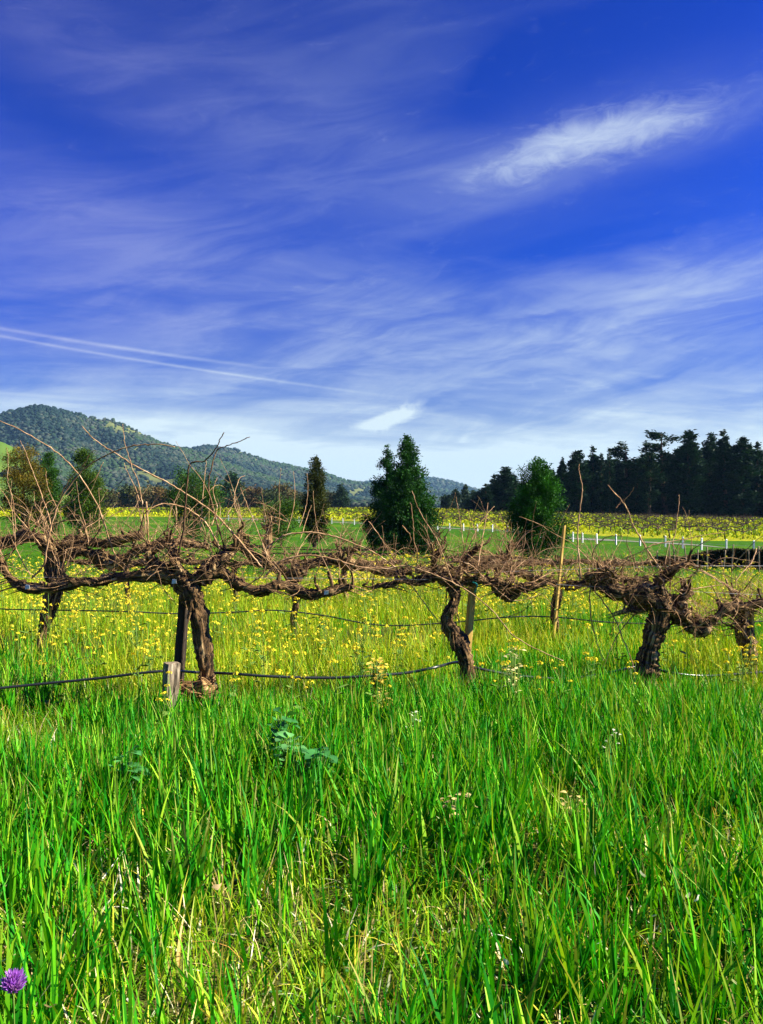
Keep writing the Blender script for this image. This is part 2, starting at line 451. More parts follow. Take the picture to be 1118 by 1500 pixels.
# ------------------------------------------------------------------ scattered leaves, blades
def quads_from(P, A, B):
    """diamonds at P, half axes A (long) and B"""
    n = len(P)
    V = np.empty((n, 4, 3)); V[:, 0] = P - A; V[:, 1] = P + B - A * 0.1; V[:, 2] = P + A; V[:, 3] = P - B - A * 0.1
    return V.reshape(-1, 3), np.arange(n * 4).reshape(n, 4)
def randdir(n, r):
    v = r.normal(size=(n, 3)); return v / np.linalg.norm(v, axis=1)[:, None]
def cross_any(A, r):
    B = np.cross(A, randdir(len(A), r)); return B / (np.linalg.norm(B, axis=1)[:, None] + 1e-9)
def rgba(c): return np.concatenate([np.clip(c, 0, 1), np.ones((len(c), 1))], 1)
def blades(name, x, y, h, wd, col, r, lean=0.25, bend=0.7, segs=4, mat=None, droop=None, zoff=-0.02):
    n = len(x)
    z = terrain(x, y) + zoff
    yaw = r.random(n) * 2 * np.pi
    ld = np.stack([np.cos(yaw), np.sin(yaw), np.zeros(n)], 1)
    tw = yaw + np.pi / 2 + r.normal(0, 0.5, n)
    t0 = np.abs(r.normal(0, lean, n)) * np.where(r.random(n) < 0.10, 3.0, 1.0); b = np.abs(r.normal(0, bend, n)) if droop is None else droop
    C = np.stack([x, y, z], 1)
    V = np.empty((n, segs + 1, 2, 3)); step = (h / segs)[:, None]
    for k in range(segs + 1):
        t = k / segs
        wk = wd * (1 - t ** 2.2) * (0.55 + 0.45 * min(1, t * 3)) * 0.5 + 0.0004
        a = tw + 0.5 * t
        S = np.stack([np.cos(a), np.sin(a), np.zeros(n)], 1) * wk[:, None]
        V[:, k, 0] = C - S; V[:, k, 1] = C + S
        ang = t0 + b * t
        C = C + (ld * np.sin(ang)[:, None] + np.array([0, 0, 1.0]) * np.cos(ang)[:, None]) * step
    base = (np.arange(n) * (segs + 1) * 2)[:, None]
    F = []
    for k in range(segs):
        F.append(np.concatenate([base + 2 * k, base + 2 * k + 1, base + 2 * k + 3, base + 2 * k + 2], 1))
    F = np.stack(F, 1).reshape(-1, 4)
    colr = np.repeat(rgba(col)[:, None], (segs + 1) * 2, axis=1)
    tipf = np.where(r.random(n) < 0.22, r.uniform(0.3, 0.9, n), 0.0)          # withered tips on a third of the blades
    tipc = np.array([(0.42, 0.36, 0.05), (0.55, 0.40, 0.12), (0.30, 0.38, 0.03)])[r.integers(0, 3, n)]
    for k in range(segs + 1):
        a = (np.clip((k / segs - 0.45) / 0.55, 0, 1) * tipf)[:, None]
        for q in (2 * k, 2 * k + 1): colr[:, q, :3] = colr[:, q, :3] * (1 - a) + tipc * a
    colr = colr.reshape(-1, 4)
    me = np_mesh(name, V.reshape(-1, 3), F, {'col': colr})
    o = link(name, me, mat or M_leaf)
    return tag(o, kind='stuff')

# ------------------------------------------------------------------ hills
def hill(ridge, Yr, Yb, seed, gul, u0, u1, nu, nt, mat, back=0.5):
    px = np.array([a for a, _ in ridge], float); py = np.array([b for _, b in ridge], float)
    us = np.linspace((u0 - 559) / FPX, (u1 - 559) / FPX, nu)
    er = np.interp(us * FPX + 559, px, (HOR - py) / FPX)
    def surf(u, t):
        er_ = np.interp(u, us, er)
        Y = Yb + (Yr - Yb) * t
        tc_ = np.clip(t, 0, 1)
        prof = tc_ ** 1.15
        g = (fbm(u * 11 + seed, tc_ * 1.6 + seed * 3 + u * 5, 4) - 0.5) * gul * 4 * tc_ * (1 - tc_)
        e = er_ * (prof + g) + 0.0004 * (fbm(u * 160, t * 30 + seed, 3) - 0.5)
        z = CAM_H + e * Y
        zt = CAM_H + er_ * Yr
        z = np.where(t > 1, zt * (1 - (t - 1) / back * 0.8), z) - 6.0 * (t <= 0.001)
        return np.stack([u * Y, Y, z], -1)
    T = np.concatenate([np.linspace(0, 1, nt), 1 + np.linspace(0.1, back, 5)])
    U, TT = np.meshgrid(us, T)
    S = surf(U, TT)
    I = np.arange(nu * len(T)).reshape(len(T), nu)
    F = np.stack([I[:-1, :-1].ravel(), I[:-1, 1:].ravel(), I[1:, 1:].ravel(), I[1:, :-1].ravel()], 1)
    tag(link('hills', np_mesh('hills', S.reshape(-1, 3), F, smooth=True), mat), kind='structure')
    return surf, us
m, o = mat_new('hill grass and brush')
P = position()
n_ = noise(P, 0.012, 6, 0.6); n2_ = noise(P, 0.12, 4, 0.6)
c = mixc(sstep(n_, 0.35, 0.65), (0.075, 0.085, 0.028), (0.14, 0.16, 0.045))
c = mixc(sstep(n2_, 0.5, 0.7) * 0.6, c, (0.05, 0.06, 0.022))
X.nt.links.new(principled(c, 0.95, 0.05, n2_, 0.5, 1.0).outputs[0], o.inputs[0]); M_hill = m
m, o = mat_new('green pasture hill')
P = position(); n_ = noise(P, 0.03, 5, 0.6)
c = mixc(sstep(n_, 0.3, 0.7), (0.065, 0.125, 0.015), (0.11, 0.17, 0.025))
X.nt.links.new(principled(c, 0.95, 0.05, n_, 0.3, 1.0).outputs[0], o.inputs[0]); M_past = m
ridge1 = [(-600, 650), (-300, 612), (-150, 618), (-60, 612), (0, 607), (35, 599), (60, 595), (95, 603), (130, 612), (165, 617), (200, 631), (230, 648), (262, 656), (300, 668), (360, 690), (420, 708), (480, 722), (540, 735), (600, 743)]
ridge2 = [(100, 720), (220, 668), (262, 658), (290, 656), (305, 653), (345, 659), (390, 676), (420, 682), (450, 689), (480, 695), (500, 703), (530, 710), (560, 713), (600, 717), (650, 722), (720, 735), (760, 743)]
ridge3 = [(430, 730), (480, 716), (520, 709), (560, 706), (600, 701), (640, 702), (665, 708), (700, 720), (760, 732), (900, 743)]
ridge0 = [(-500, 660), (-200, 640), (-80, 640), (0, 646), (20, 655), (45, 684), (75, 712), (120, 736), (150, 743)]
s1, u1 = hill(ridge1, 2000, 950, 3, 0.62, -600, 600, 260, 60, M_hill)
s2, u2 = hill(ridge2, 2700, 1750, 9, 0.58, 100, 760, 160, 40, M_hill)
s3, u3 = hill(ridge3, 4300, 3000, 14, 0.35, 430, 900, 120, 30, M_hill)
s0, u0_ = hill(ridge0, 760, 560, 21, 0.12, -500, 150, 90, 20, M_past)
# woods over the hills: one mass of crowns
_t = (1 + 5 ** 0.5) / 2
ICO = np.array([(-1, _t, 0), (1, _t, 0), (-1, -_t, 0), (1, -_t, 0), (0, -1, _t), (0, 1, _t), (0, -1, -_t), (0, 1, -_t), (_t, 0, -1), (_t, 0, 1), (-_t, 0, -1), (-_t, 0, 1)]) / 1.902
ICF = np.array([(0, 11, 5), (0, 5, 1), (0, 1, 7), (0, 7, 10), (0, 10, 11), (1, 5, 9), (5, 11, 4), (11, 10, 2), (10, 7, 6), (7, 1, 8), (3, 9, 4), (3, 4, 2), (3, 2, 6), (3, 6, 8), (3, 8, 9), (4, 9, 5), (2, 4, 11), (6, 2, 10), (8, 6, 7), (9, 8, 1)])
def crowns(P, rad, col, r, zs=0.85):
    n = len(P)
    jit = 1 + r.normal(0, 0.22, (n, 12, 1))
    a = r.random(n) * 6.283; c, s = np.cos(a)[:, None], np.sin(a)[:, None]
    B = ICO[None] * jit
    V = np.stack([B[..., 0] * c - B[..., 1] * s, B[..., 0] * s + B[..., 1] * c, B[..., 2] * zs], -1) * rad[:, None, None] + P[:, None]
    F = (ICF[None] + (np.arange(n) * 12)[:, None, None]).reshape(-1, 3)
    cc = np.repeat(rgba(col), 12, axis=0)
    cc[:, :3] *= (0.8 + 0.4 * r.random((len(cc), 1)))
    return V.reshape(-1, 3), F, cc
def woods(parts):
    Vs, Fs, Cs = [], [], []; b = 0
    for V, F, C in parts:
        Vs.append(V); Fs.append(F + b); Cs.append(C); b += len(V)
    me = np_mesh('hill_woods', np.concatenate(Vs), np.concatenate(Fs), {'col': np.concatenate(Cs)})
    tag(link('hill_woods', me, M_far), 'dark oak woodland covering the slopes of the far hills', 'woodland', kind='stuff')
def clear_mask(px, py, spots):
    m = np.zeros(len(px))
    for (cx, cy, rx, ry, tilt, k) in spots:
        c, s = math.cos(R(tilt)), math.sin(R(tilt))
        a = (px - cx) * c + (py - cy) * s; b = -(px - cx) * s + (py - cy) * c
        m = np.maximum(m, k * np.exp(-((a / rx) ** 2 + (b / ry) ** 2) ** 1.5))
    return m
def wood_on(surf, us, n, r0, r1, spots, seed, tmin=0.0, thin=0.0):
    r = np.random.default_rng(seed)
    u = us[0] + (us[-1] - us[0]) * r.random(n); t = tmin + (1.03 - tmin) * r.random(n) ** 0.85
    P = surf(u, t)
    px = u * FPX + 559; py = HOR - (P[:, 2] - CAM_H) / P[:, 1] * FPX
    k = clear_mask(px, py, spots) + thin * (fbm(px * 0.035, py * 0.06 + seed, 3) > 0.60)
    keep = r.random(n) > k
    P, px, py = P[keep], px[keep], py[keep]; n = len(P)
    rad = r0 + (r1 - r0) * r.random(n) ** 1.6
    P[:, 2] += rad * 0.45
    pal = np.array([(0.010, 0.022, 0.018), (0.016, 0.034, 0.022), (0.030, 0.046, 0.034), (0.055, 0.066, 0.046), (0.030, 0.058, 0.022)])
    f = fbm(P[:, 0] * 0.004, P[:, 1] * 0.004 + seed, 3)
    pr = np.clip((f - 0.32) * 2.6 + r.normal(0, 0.22, n), 0, 0.999)
    col = pal[(pr * 5).astype(int)]
    return crowns(P, rad, col, r)
sp1 = [(178, 628, 62, 6, 17, 0.93), (150, 616, 40, 4, 12, 0.8), (222, 700, 26, 6, 18, 0.95), (252, 706, 22, 4, 12, 0.9), (195, 688, 20, 4, 30, 0.85), (150, 716, 34, 6, 5, 0.9), (60, 616, 26, 3, -4, 0.5)]
sp2 = [(530, 720, 30, 7, -22, 0.97), (505, 728, 22, 4, -10, 0.9), (380, 690, 20, 3, 20, 0.6), (440, 712, 20, 3, 10, 0.6)]
woods([wood_on(s1, u1, 58000, 2.2, 6.0, sp1, 1, thin=0.35), wood_on(s2, u2, 24000, 3.2, 7.0, sp2, 2, thin=0.4), wood_on(s3, u3, 9000, 6, 13, [], 3),
       wood_on(s0, u0_, 30, 5, 8, [], 4)])

# ------------------------------------------------------------------ air over the valley
hb = MB(); hb.box((0, 3000, 140), (9000, 6600, 330))
hz = hb.build('haze', None, None, smooth=False)
m = bpy.data.materials.new('valley haze'); m.use_nodes = True; X.nt = m.node_tree
for n in list(X.nt.nodes): X.nt.nodes.remove(n)
o = X.nt.nodes.new('ShaderNodeOutputMaterial'); pv = X.nt.nodes.new('ShaderNodeVolumePrincipled')
pv.inputs['Color'].default_value = (0.30, 0.58, 1.0, 1); pv.inputs['Density'].default_value = HAZE = 0.00005
pv.inputs['Anisotropy'].default_value = 0.0
X.nt.links.new(pv.outputs[0], o.inputs['Volume'])
hz.data.materials.append(m)
tag(hz, 'thin blue haze hanging over the valley', 'haze', kind='stuff')

# ------------------------------------------------------------------ farm track beyond the fence
tv, tf = [], []
xs = np.linspace(fence_y.__closure__ and min(p.x for p in fence_pts), max(p.x for p in fence_pts), 60)
for i, x in enumerate(xs):
    a = 0.36; b = 0.50
    y0 = float(fence_y(x)); y1 = float(field_y(x))
    for k in (a, b):
        y = y0 + (y1 - y0) * k
        tv.append((x, y, gz(x, y) + 0.03))
    if i: tf.append((2 * i - 2, 2 * i, 2 * i + 1, 2 * i - 1))
m, o = mat_new('gravel track'); P = position(); n_ = noise(P, 2.0, 6, 0.7)
X.nt.links.new(principled(mixc(n_, (0.10, 0.11, 0.08), (0.22, 0.22, 0.18)), 0.9, 0.1, n_, 0.4, 0.03).outputs[0], o.inputs[0])
mb = MB(); mb.poly(tv, [f[::-1] for f in tf]); mb_o = mb.build('farm_track', m)
tag(mb_o, kind='structure')

# ------------------------------------------------------------------ white post fence
fr = empty('post_fence', tuple(fence_pts[5]), 'low fence of short white posts along the far edge of the lawn', 'fence')
fx = sorted(fence_pts, key=lambda p: p.x)
L = [0]
for a, b in zip(fx, fx[1:]): L.append(L[-1] + math.hypot(b.x - a.x, b.y - a.y))
nposts = min(96, int(L[-1] / 2.6)); org = fence_pts[5]
post_me = None; tops = []
for i in range(nposts):
    d = L[-1] * i / (nposts - 1)
    x = float(np.interp(d, L, [p.x for p in fx])); y = float(np.interp(d, L, [p.y for p in fx]))
    z = gz(x, y)
    if post_me is None:
        mb = MB(); mb.box((0, 0, 0.30), (0.12, 0.12, 0.80)); mb.poly([(-0.08, -0.08, 0.701), (0.08, -0.08, 0.701), (0.08, 0.08, 0.701), (-0.08, 0.08, 0.701), (0, 0, 0.77)], [(3, 2, 1, 0), (0, 1, 4), (1, 2, 4), (2, 3, 4), (3, 0, 4)])
        q = mb.build('post', M_white, fr, smooth=False); post_me = q.data
    else:
        q = link('post', post_me, None, fr)
    q.location = (x - org.x, y - org.y, z - org.z)
    q.scale = (1, 1, 1.3); q.rotation_euler = (random.gauss(0, 0.03), random.gauss(0, 0.03), random.random())
    tops.append((Vector((x - org.x, y - org.y, z - org.z + 0.52)), 0.012))
mb = MB(); mb.tube(tops, 1, 4); mb.build('wire', M_wire, fr)

# ------------------------------------------------------------------ the far vineyard: mustard in bloom between rows of old vines
r = np.random.default_rng(31)
n = 210000
x = r.uniform(-110, 125, n); y = 50 + 260 * r.random(n) ** 1.25
k = (y > field_y(x) + 0.3) & (y < field_end(x)) & (np.abs(x) < y * 0.62 + 8)
x, y = x[k], y[k]; n = len(x)
dn = fbm(x * 0.09, y * 0.05, 3)
hh = 0.42 + 0.48 * r.random(n)
P = np.stack([x, y, terrain(x, y) + hh * r.random(n) ** 0.6], 1)
A = randdir(n, r); A[:, 2] = np.abs(A[:, 2]) + 0.4; A /= np.linalg.norm(A, axis=1)[:, None]
B = cross_any(A, r); sz = (0.07 + 0.0009 * y) * r.uniform(0.6, 1.4, n)
V, F = quads_from(P, A * sz[:, None], B * (sz * 0.55)[:, None])
yl = (r.random(n) < 0.20 + 0.75 * sm(dn, 0.3, 0.7))
col = np.where(yl[:, None], np.array([0.42, 0.45, 0.006]), np.array([0.15, 0.25, 0.006])) * r.uniform(0.65, 1.25, (n, 1))
o = link('mustard_carpet', np_mesh('mustard_carpet', V, F, {'col': np.repeat(rgba(col), 4, axis=0)}), M_flower)
tag(o, 'carpet of yellow mustard in bloom across the far vineyard', 'mustard field', kind='stuff')
# far vines: small bare trunks with two or three arms
def far_vine(seed):
    r_ = random.Random(seed); mb = MB()
    hx = r_.uniform(-0.1, 0.1)
    mb.tube([(Vector((0, 0, -0.05)), 0.075), (Vector((hx, 0, 0.4)), 0.06), (Vector((hx * 1.5, 0, 0.75)), 0.07)], 1, 5)
    for s in (-1, 1):
        mb.tube([(Vector((hx * 1.5, 0, 0.72)), 0.06), (Vector((hx + s * 0.45, r_.uniform(-.1, .1), 0.82)), 0.055), (Vector((hx + s * 0.8, r_.uniform(-.1, .1), 0.9)), 0.04)], 1, 4, cap=False)
    for i in range(7):
        a = r_.uniform(-0.8, 0.8); l = r_.uniform(0.15, 0.5)
        mb.tube([(Vector((a, 0, 0.82)), 0.028), (Vector((a + r_.uniform(-.15, .15), r_.uniform(-.15, .15), 0.85 + l)), 0.014)], 1, 3, cap=False)
    return mb
vbase = [far_vine(i) for i in range(6)]
cs, sn = math.cos(R(24)), math.sin(R(24))
spots = []
for i in range(-120, 140):
    for j in range(-60, 140):
        a = i * 2.2 + (j % 2) * 0.5; b = 70 + j * 6.0
        x = a * cs - b * sn * 0.3 + random.gauss(0, 0.12); y = b + a * sn * 0.55 + random.gauss(0, 0.12)
        if abs(x) < y * 0.56 + 4 and 40 < y and float(field_y(x)) + 2.5 < y < float(field_end(x)) - 1:
            if random.random() > 0.06: spots.append((y, x))
spots.sort()
inview = [s for s in spots if abs(s[1]) < s[0] * 0.425]
near_set = set(inview[:290])
fvm = None; meshes = []
for (y, x) in inview[:290]:
    if len(meshes) < 6:
        q = vbase[len(meshes)].build('bare_vine', M_farvine); meshes.append(q.data)
    else: q = link('bare_vine', random.choice(meshes), None)
    q.location = (x, y, gz(x, y)); q.rotation_euler = (0, 0, R(24) + random.gauss(0, 0.2) + random.choice((0, math.pi)))
    s_ = random.uniform(0.95, 1.35); q.scale = (s_, s_, s_)
    tag(q, 'small bare dark grapevine in the front rows of the yellow far vineyard', 'grapevine', 'front rows of vines in the yellow far vineyard')
Vs, Fs = [], []; b0 = 0
for (y, x) in spots:
    if (y, x) in near_set or random.random() < 0.4: continue
    mb = random.choice(vbase); a = R(24) + random.gauss(0, 0.2)
    q = np.array(mb.v); q = np.stack([q[:, 0] * math.cos(a) - q[:, 1] * math.sin(a) + x, q[:, 0] * math.sin(a) + q[:, 1] * math.cos(a) + y, q[:, 2] + gz(x, y)], 1)
    Vs.append(q); Fs.extend(tuple(i + b0 for i in f) for f in mb.f); b0 += len(q)
me = bpy.data.meshes.new('far_vines'); me.from_pydata(np.concatenate(Vs).tolist(), [], Fs)
tag(link('far_vines', me, M_farvine), 'rows of small bare vines filling the back of the yellow vineyard', 'vineyard', kind='stuff')

# ------------------------------------------------------------------ trees
def tree(name, label, base, H, Rm, prof, nb, nl, ls, seed, col, group=None, rise=(0.0, 0.5), hmin=0.05, sig=0.05, asp=0.5, shade_var=0.3, cat='tree', trunk_r=None, curve=0.25, mat=None, up=0.5, lvar=(0.70, 1.18)):
    r = np.random.default_rng(seed)
    root = empty(name, base, label, cat, group)
    tr = trunk_r or H * 0.02
    mb = MB()
    lean = r.normal(0, 0.01, 2) * H
    mb.tube([(Vector((0, 0, -0.15)), tr * 1.4), (Vector((0, 0, H * 0.12)), tr), (Vector((lean[0], lean[1], H * 0.6)), tr * 0.6), (Vector((lean[0], lean[1], H * 0.97)), tr * 0.12)], 5, 9, rough=0.06, seed=seed)
    hb = hmin + (0.985 - hmin) * r.random(nb) ** 0.95
    azb = r.random(nb) * 2 * np.pi
    lb = Rm * prof(hb) * r.uniform(lvar[0], lvar[1], nb)
    rb = r.uniform(rise[0], rise[1], nb)
    def along(i, s):
        d = lb[i] * s
        f = hb[i]
        cx = lean[0] * np.clip(f / 0.6, 0, 1); cy = lean[1] * np.clip(f / 0.6, 0, 1)
        return np.stack([cx + np.cos(azb[i]) * d, cy + np.sin(azb[i]) * d, hb[i] * H + d * rb[i] - curve * d * d / max(Rm, 0.1) * 0.5 + curve * 0.6 * (d / max(Rm, .1)) ** 3], -1)
    for i in np.argsort(-lb)[: min(46, nb)]:
        pts = [(Vector(along(np.array(i), np.array(s))), tr * 0.28 * (1 - 0.8 * s)) for s in (0.0, 0.35, 0.7, 0.95)]
        mb.tube(pts, 2, 4, cap=False)
    mb.build('trunk', M_trunk, root, (0, 0, 0))
    pw = lb ** 1.4; pw /= pw.sum()
    bi = r.choice(nb, nl, p=pw)
    s = r.random(nl) ** 0.55
    P = along(bi, s) + r.normal(0, 1, (nl, 3)) * (sig * Rm * (0.35 + 0.9 * np.sqrt(lb[bi] / Rm)))[:, None]
    A = np.stack([np.cos(azb[bi]), np.sin(azb[bi]), np.full(nl, up)], 1) + r.normal(0, 0.65, (nl, 3))
    A /= np.linalg.norm(A, axis=1)[:, None]
    B = cross_any(A, r)
    sz = ls * r.uniform(0.55, 1.4, nl) * 0.5
    V, F = quads_from(P, A * sz[:, None], B * (sz * asp)[:, None])
    bc = 1 + shade_var * (r.random(nb) * 2 - 1)
    cc = np.array(col)[None] * (bc[bi] * r.uniform(0.7, 1.35, nl))[:, None]
    cc[:, 0] *= r.uniform(0.8, 1.3, nl)
    link('crown', np_mesh(name + '_crown', V, F, {'col': np.repeat(rgba(cc), 4, axis=0)}), mat or M_crown, root)
    return root
cone = lambda h: np.clip((1 - h) ** 0.72, 0.05, 1) * np.clip(0.86 + h * 1.0, 0, 1)
fatcone = lambda h: np.clip((1 - h) ** 0.62, 0.05, 1) * np.clip(0.78 + h * 1.2, 0, 1)
roundcone = lambda h: np.clip((1 - h) ** 0.5, 0.06, 1) * np.clip(0.8 + h * 0.9, 0, 1)
narrow = lambda h: np.clip((1 - h) ** 0.5, 0.10, 1) * np.clip(0.55 + h * 1.3, 0, 1)
ball = lambda h: np.sqrt(np.clip(1 - ((h - 0.55) / 0.5) ** 2, 0.02, 1))
def place(px, pytop, pybase, pxw):
    b = onground(px, pybase); Y = b.y
    H = at(px, pytop, Y).z - b.z
    return b, H, pxw / 2 * Y / FPX
G_fg = (0.015, 0.066, 0.007); G_yg = (0.10, 0.12, 0.018); G_dk = (0.007, 0.026, 0.012)
b, H, W = place(598, 637, 812, 92)
tree('conifer', 'taller pointed dark green conifer, right of the two grown together in the middle', b, H, W, cone, 260, 52000, 0.16, 101, G_fg, rise=(-0.1, 0.5), sig=0.085, lvar=(0.62, 1.25), hmin=0.0)
b2, H2, W2 = place(566, 649, 806, 66)
tree('conifer', 'shorter thin topped conifer, left of the two grown together in the middle', b2, H2, W2, cone, 170, 30000, 0.15, 102, (0.014, 0.060, 0.008), rise=(-0.05, 0.55), sig=0.08, lvar=(0.62, 1.25), hmin=0.0)
b, H, W = place(461, 669, 802, 48)
tree('conifer', 'narrow olive green column shaped conifer standing alone left of the tall pair', b, H, W, narrow, 170, 20000, 0.15, 103, (0.036, 0.046, 0.008), rise=(0.1, 0.8), sig=0.11)
b, H, W = place(788, 671, 818, 98)
tree('conifer', 'broad bushy bright green conifer in front of the dark forest edge', b, H, W, roundcone, 190, 50000, 0.13, 104, (0.019, 0.088, 0.005), rise=(-0.15, 0.6), sig=0.075, lvar=(0.5, 1.28), hmin=0.0, shade_var=0.45)
b, H, W = place(34, 660, 792, 66)
tree('broadleaf_tree', 'olive brown thin crowned tree, leftmost of the three behind the vines', b, H, W, ball, 150, 26000, 0.15, 105, (0.115, 0.095, 0.010), rise=(0.0, 0.7), hmin=0.12, sig=0.09, shade_var=0.4)
b, H, W = place(70, 663, 790, 52)
tree('conifer', 'green narrow conifer, middle of the three behind the vines at the left', b, H, W, narrow, 170, 30000, 0.15, 106, (0.026, 0.085, 0.006), rise=(0.1, 0.8), sig=0.1)
b, H, W = place(124, 658, 792, 68)
tree('conifer', 'yellow green conifer, rightmost of the three behind the vines at the left', b, H, W, narrow, 170, 34000, 0.15, 107, (0.046, 0.092, 0.007), rise=(0.1, 0.8), sig=0.1)
b, H, W = place(283, 700, 800, 72)
tree('shrub', 'loose green shrub behind the tangled canes of the nearest vine', b, H, W, ball, 120, 24000, 0.13, 108, (0.03, 0.085, 0.008), rise=(0.2, 0.9), sig=0.12, hmin=0.02)
b, H, W = place(412, 742, 800, 60)
tree('shrub', 'low loose green shrub left of the narrow olive conifer', b, H, W, ball, 100, 11000, 0.13, 109, (0.035, 0.09, 0.008), rise=(0.2, 0.9), sig=0.12, hmin=0.02)
# far field edge: brown and olive trees below the hills
def far_tree(px, top, Y, pxw, prof, seed, col, name, label, group=None, nl=1500, asp=0.6):
    x = (px - 559) / FPX * Y; z = gz(x, Y)
    H = at(px, top, Y).z - z; W = pxw / 2 * Y / FPX
    return tree(name, label, (x, Y, z), H, W, prof, 60, nl, 0.16 * W + 0.28, seed, col, group, rise=(0.0, 0.7), sig=0.13, asp=asp, shade_var=0.3, curve=0.1)
k = 0
for px in range(140, 445, 17):
    cc = [(0.075, 0.066, 0.022), (0.060, 0.062, 0.020), (0.10, 0.072, 0.024), (0.040, 0.058, 0.018)][k % 4]
    far_tree(px + random.uniform(-5, 5), random.uniform(712, 726), 330 + random.uniform(-15, 25), random.uniform(24, 38), ball, 200 + k, cc, 'broadleaf_tree', 'small brown leafless tree in the line below the hills, past the yellow vineyard', 'brown tree line below the hills')
    k += 1
far_tree(340, 694, 318, 44, fatcone, 231, (0.022, 0.055, 0.02), 'conifer', 'dark green conifer standing above the brown tree line below the hills', None, 3500)
far_tree(500, 709, 318, 26, cone, 232, (0.02, 0.048, 0.022), 'conifer', 'small dark conifer on the far field edge right of the narrow olive one', None, 3000)
far_tree(484, 722, 322, 20, ball, 233, (0.05, 0.06, 0.03), 'broadleaf_tree', 'small grey green tree beside the small dark far conifer', None)
for i, (px, top, wd) in enumerate([(655, 728, 18), (668, 716, 22), (682, 710, 20), (695, 722, 18)]):
    far_tree(px, top, 300 + i * 4, wd, fatcone if i in (1, 2) else ball, 240 + i, (0.020, 0.040, 0.020), 'conifer', ['short round dark tree farthest left before the forest edge', 'dark pointed conifer farthest left before the forest edge', 'taller of the small dark conifers left of the forest edge', 'short round dark tree touching the left end of the forest'][i], 'small trees left of the forest', 2600)
# the forest edge
FV = {}
def forest_tree(px, top, Y, pxw, kind, var, label, group, col=G_dk):
    x = (px - 559) / FPX * Y; z = gz(x, Y)
    H = at(px, top, Y).z - z; W = pxw / 2 * Y / FPX
    key = (kind, var)
    if key not in FV:
        prof = {'fir': cone, 'broad': lambda h: np.clip((1 - h) ** 0.45, 0.12, 1) * np.clip(0.5 + h * 1.2, 0, 1), 'pine': lambda h: ball(h) * np.clip(0.3 + h * 1.2, 0, 1)}[kind]
        nl = {'fir': 8500, 'broad': 10000, 'pine': 5200}[kind]
        FV[key] = tree('fir_tree' if kind == 'fir' else 'pine_tree', label, (x, Y, z), 20.0, 3.0, prof, {'fir': 130, 'broad': 120, 'pine': 55}[kind], nl, 0.62, 300 + 10 * var + len(kind), col, group,
                       rise={'fir': (-0.25, 0.15), 'broad': (0.0, 0.6), 'pine': (0.0, 0.6)}[kind], sig={'fir': 0.07, 'broad': 0.10, 'pine': 0.10}[kind], asp=0.45, hmin=0.03, curve=0.3)
        root = FV[key]
    else:
        src = FV[key]
        root = src.copy(); COL.objects.link(root)
        for ch in src.children:
            c = ch.copy(); COL.objects.link(c); c.parent = root
        for kk in ('label', 'group'):
            if kk in root: del root[kk]
        tag(root, label, 'tree', group)
    root.location = (x, Y, z - 0.1); root.scale = (W / 3.0, W / 3.0, H / 20.0)
    root.rotation_euler = (0, 0, random.random() * 6.28)
    return root
front = [
    (712, 706, 26, 'fir', 0, 'short dark fir at the left end of the forest edge'),
    (724, 693, 30, 'fir', 1, 'dark fir second from the left end of the forest edge'),
    (738, 683, 38, 'broad', 0, 'broad dark pine with a split top at the left end of the forest'),
    (757, 694, 30, 'fir', 2, 'dark fir just left of the bushy bright green conifer'),
    (826, 668, 26, 'fir', 3, 'dark fir just right of the bushy bright green conifer'),
    (846, 659, 34, 'broad', 1, 'dark broad pine right of the bushy bright green conifer'),
    (867, 650, 30, 'fir', 1, 'dark fir with the tallest point in the left half of the forest'),
    (882, 660, 24, 'fir', 0, 'slim dark fir beside a taller neighbour in the left half of the forest'),
    (893, 656, 20, 'fir', 4, 'thin spire of a fir left of the open topped pine'),
    (916, 649, 40, 'pine', 0, 'open topped pine with layered branches before the gap in the forest'),
    (933, 668, 26, 'fir', 2, 'lower fir at the dip in the forest skyline'),
    (951, 664, 30, 'pine', 1, 'thin see through pine just right of the skyline dip'),
    (974, 632, 44, 'pine', 2, 'tall airy pine with sky showing through, right of the skyline dip'),
    (1010, 631, 44, 'broad', 2, 'tall round topped pine with an olive crown in the right half of the forest'),
    (1038, 634, 34, 'broad', 0, 'tall dark pine left of the highest tree of the forest'),
    (1063, 627, 40, 'fir', 3, 'highest dark fir of the forest near the right edge'),
    (1088, 640, 44, 'broad', 1, 'round pine with golden olive foliage near the right edge'),
    (1110, 642, 34, 'fir', 0, 'dark fir at the right edge of the photo'),
]
for i, (px, top, wd, kind, var, lab) in enumerate(front):
    forest_tree(px, top, 196 + (i * 7) % 11, wd * 1.35, kind, var, lab, 'trees along the forest edge')
for i, px in enumerate(range(1135, 1320, 22)):
    forest_tree(px, 632 + (i * 37) % 20, 198 + i % 7, 44, ('fir', 'broad')[i % 2], i % 3, 'dark tree of the forest beyond the right edge', 'trees along the forest edge')
i = 0
for Y in (212, 224, 238):
    for px in np.arange(706 + (Y % 7), 1260, 15.0):
        edge = np.interp(px, [700, 730, 780, 830, 870, 915, 938, 950, 980, 1063, 1120], [722, 700, 698, 680, 668, 668, 688, 690, 655, 650, 655])
        forest_tree(px + random.uniform(-4, 4), edge + random.uniform(-3, 14), Y + random.uniform(-4, 4), random.uniform(46, 62), ('fir', 'broad', 'fir')[i % 3], i % 4 if i % 3 != 1 else i % 3, 'dark tree inside the forest, behind the front trees', 'trees inside the forest')
        i += 1
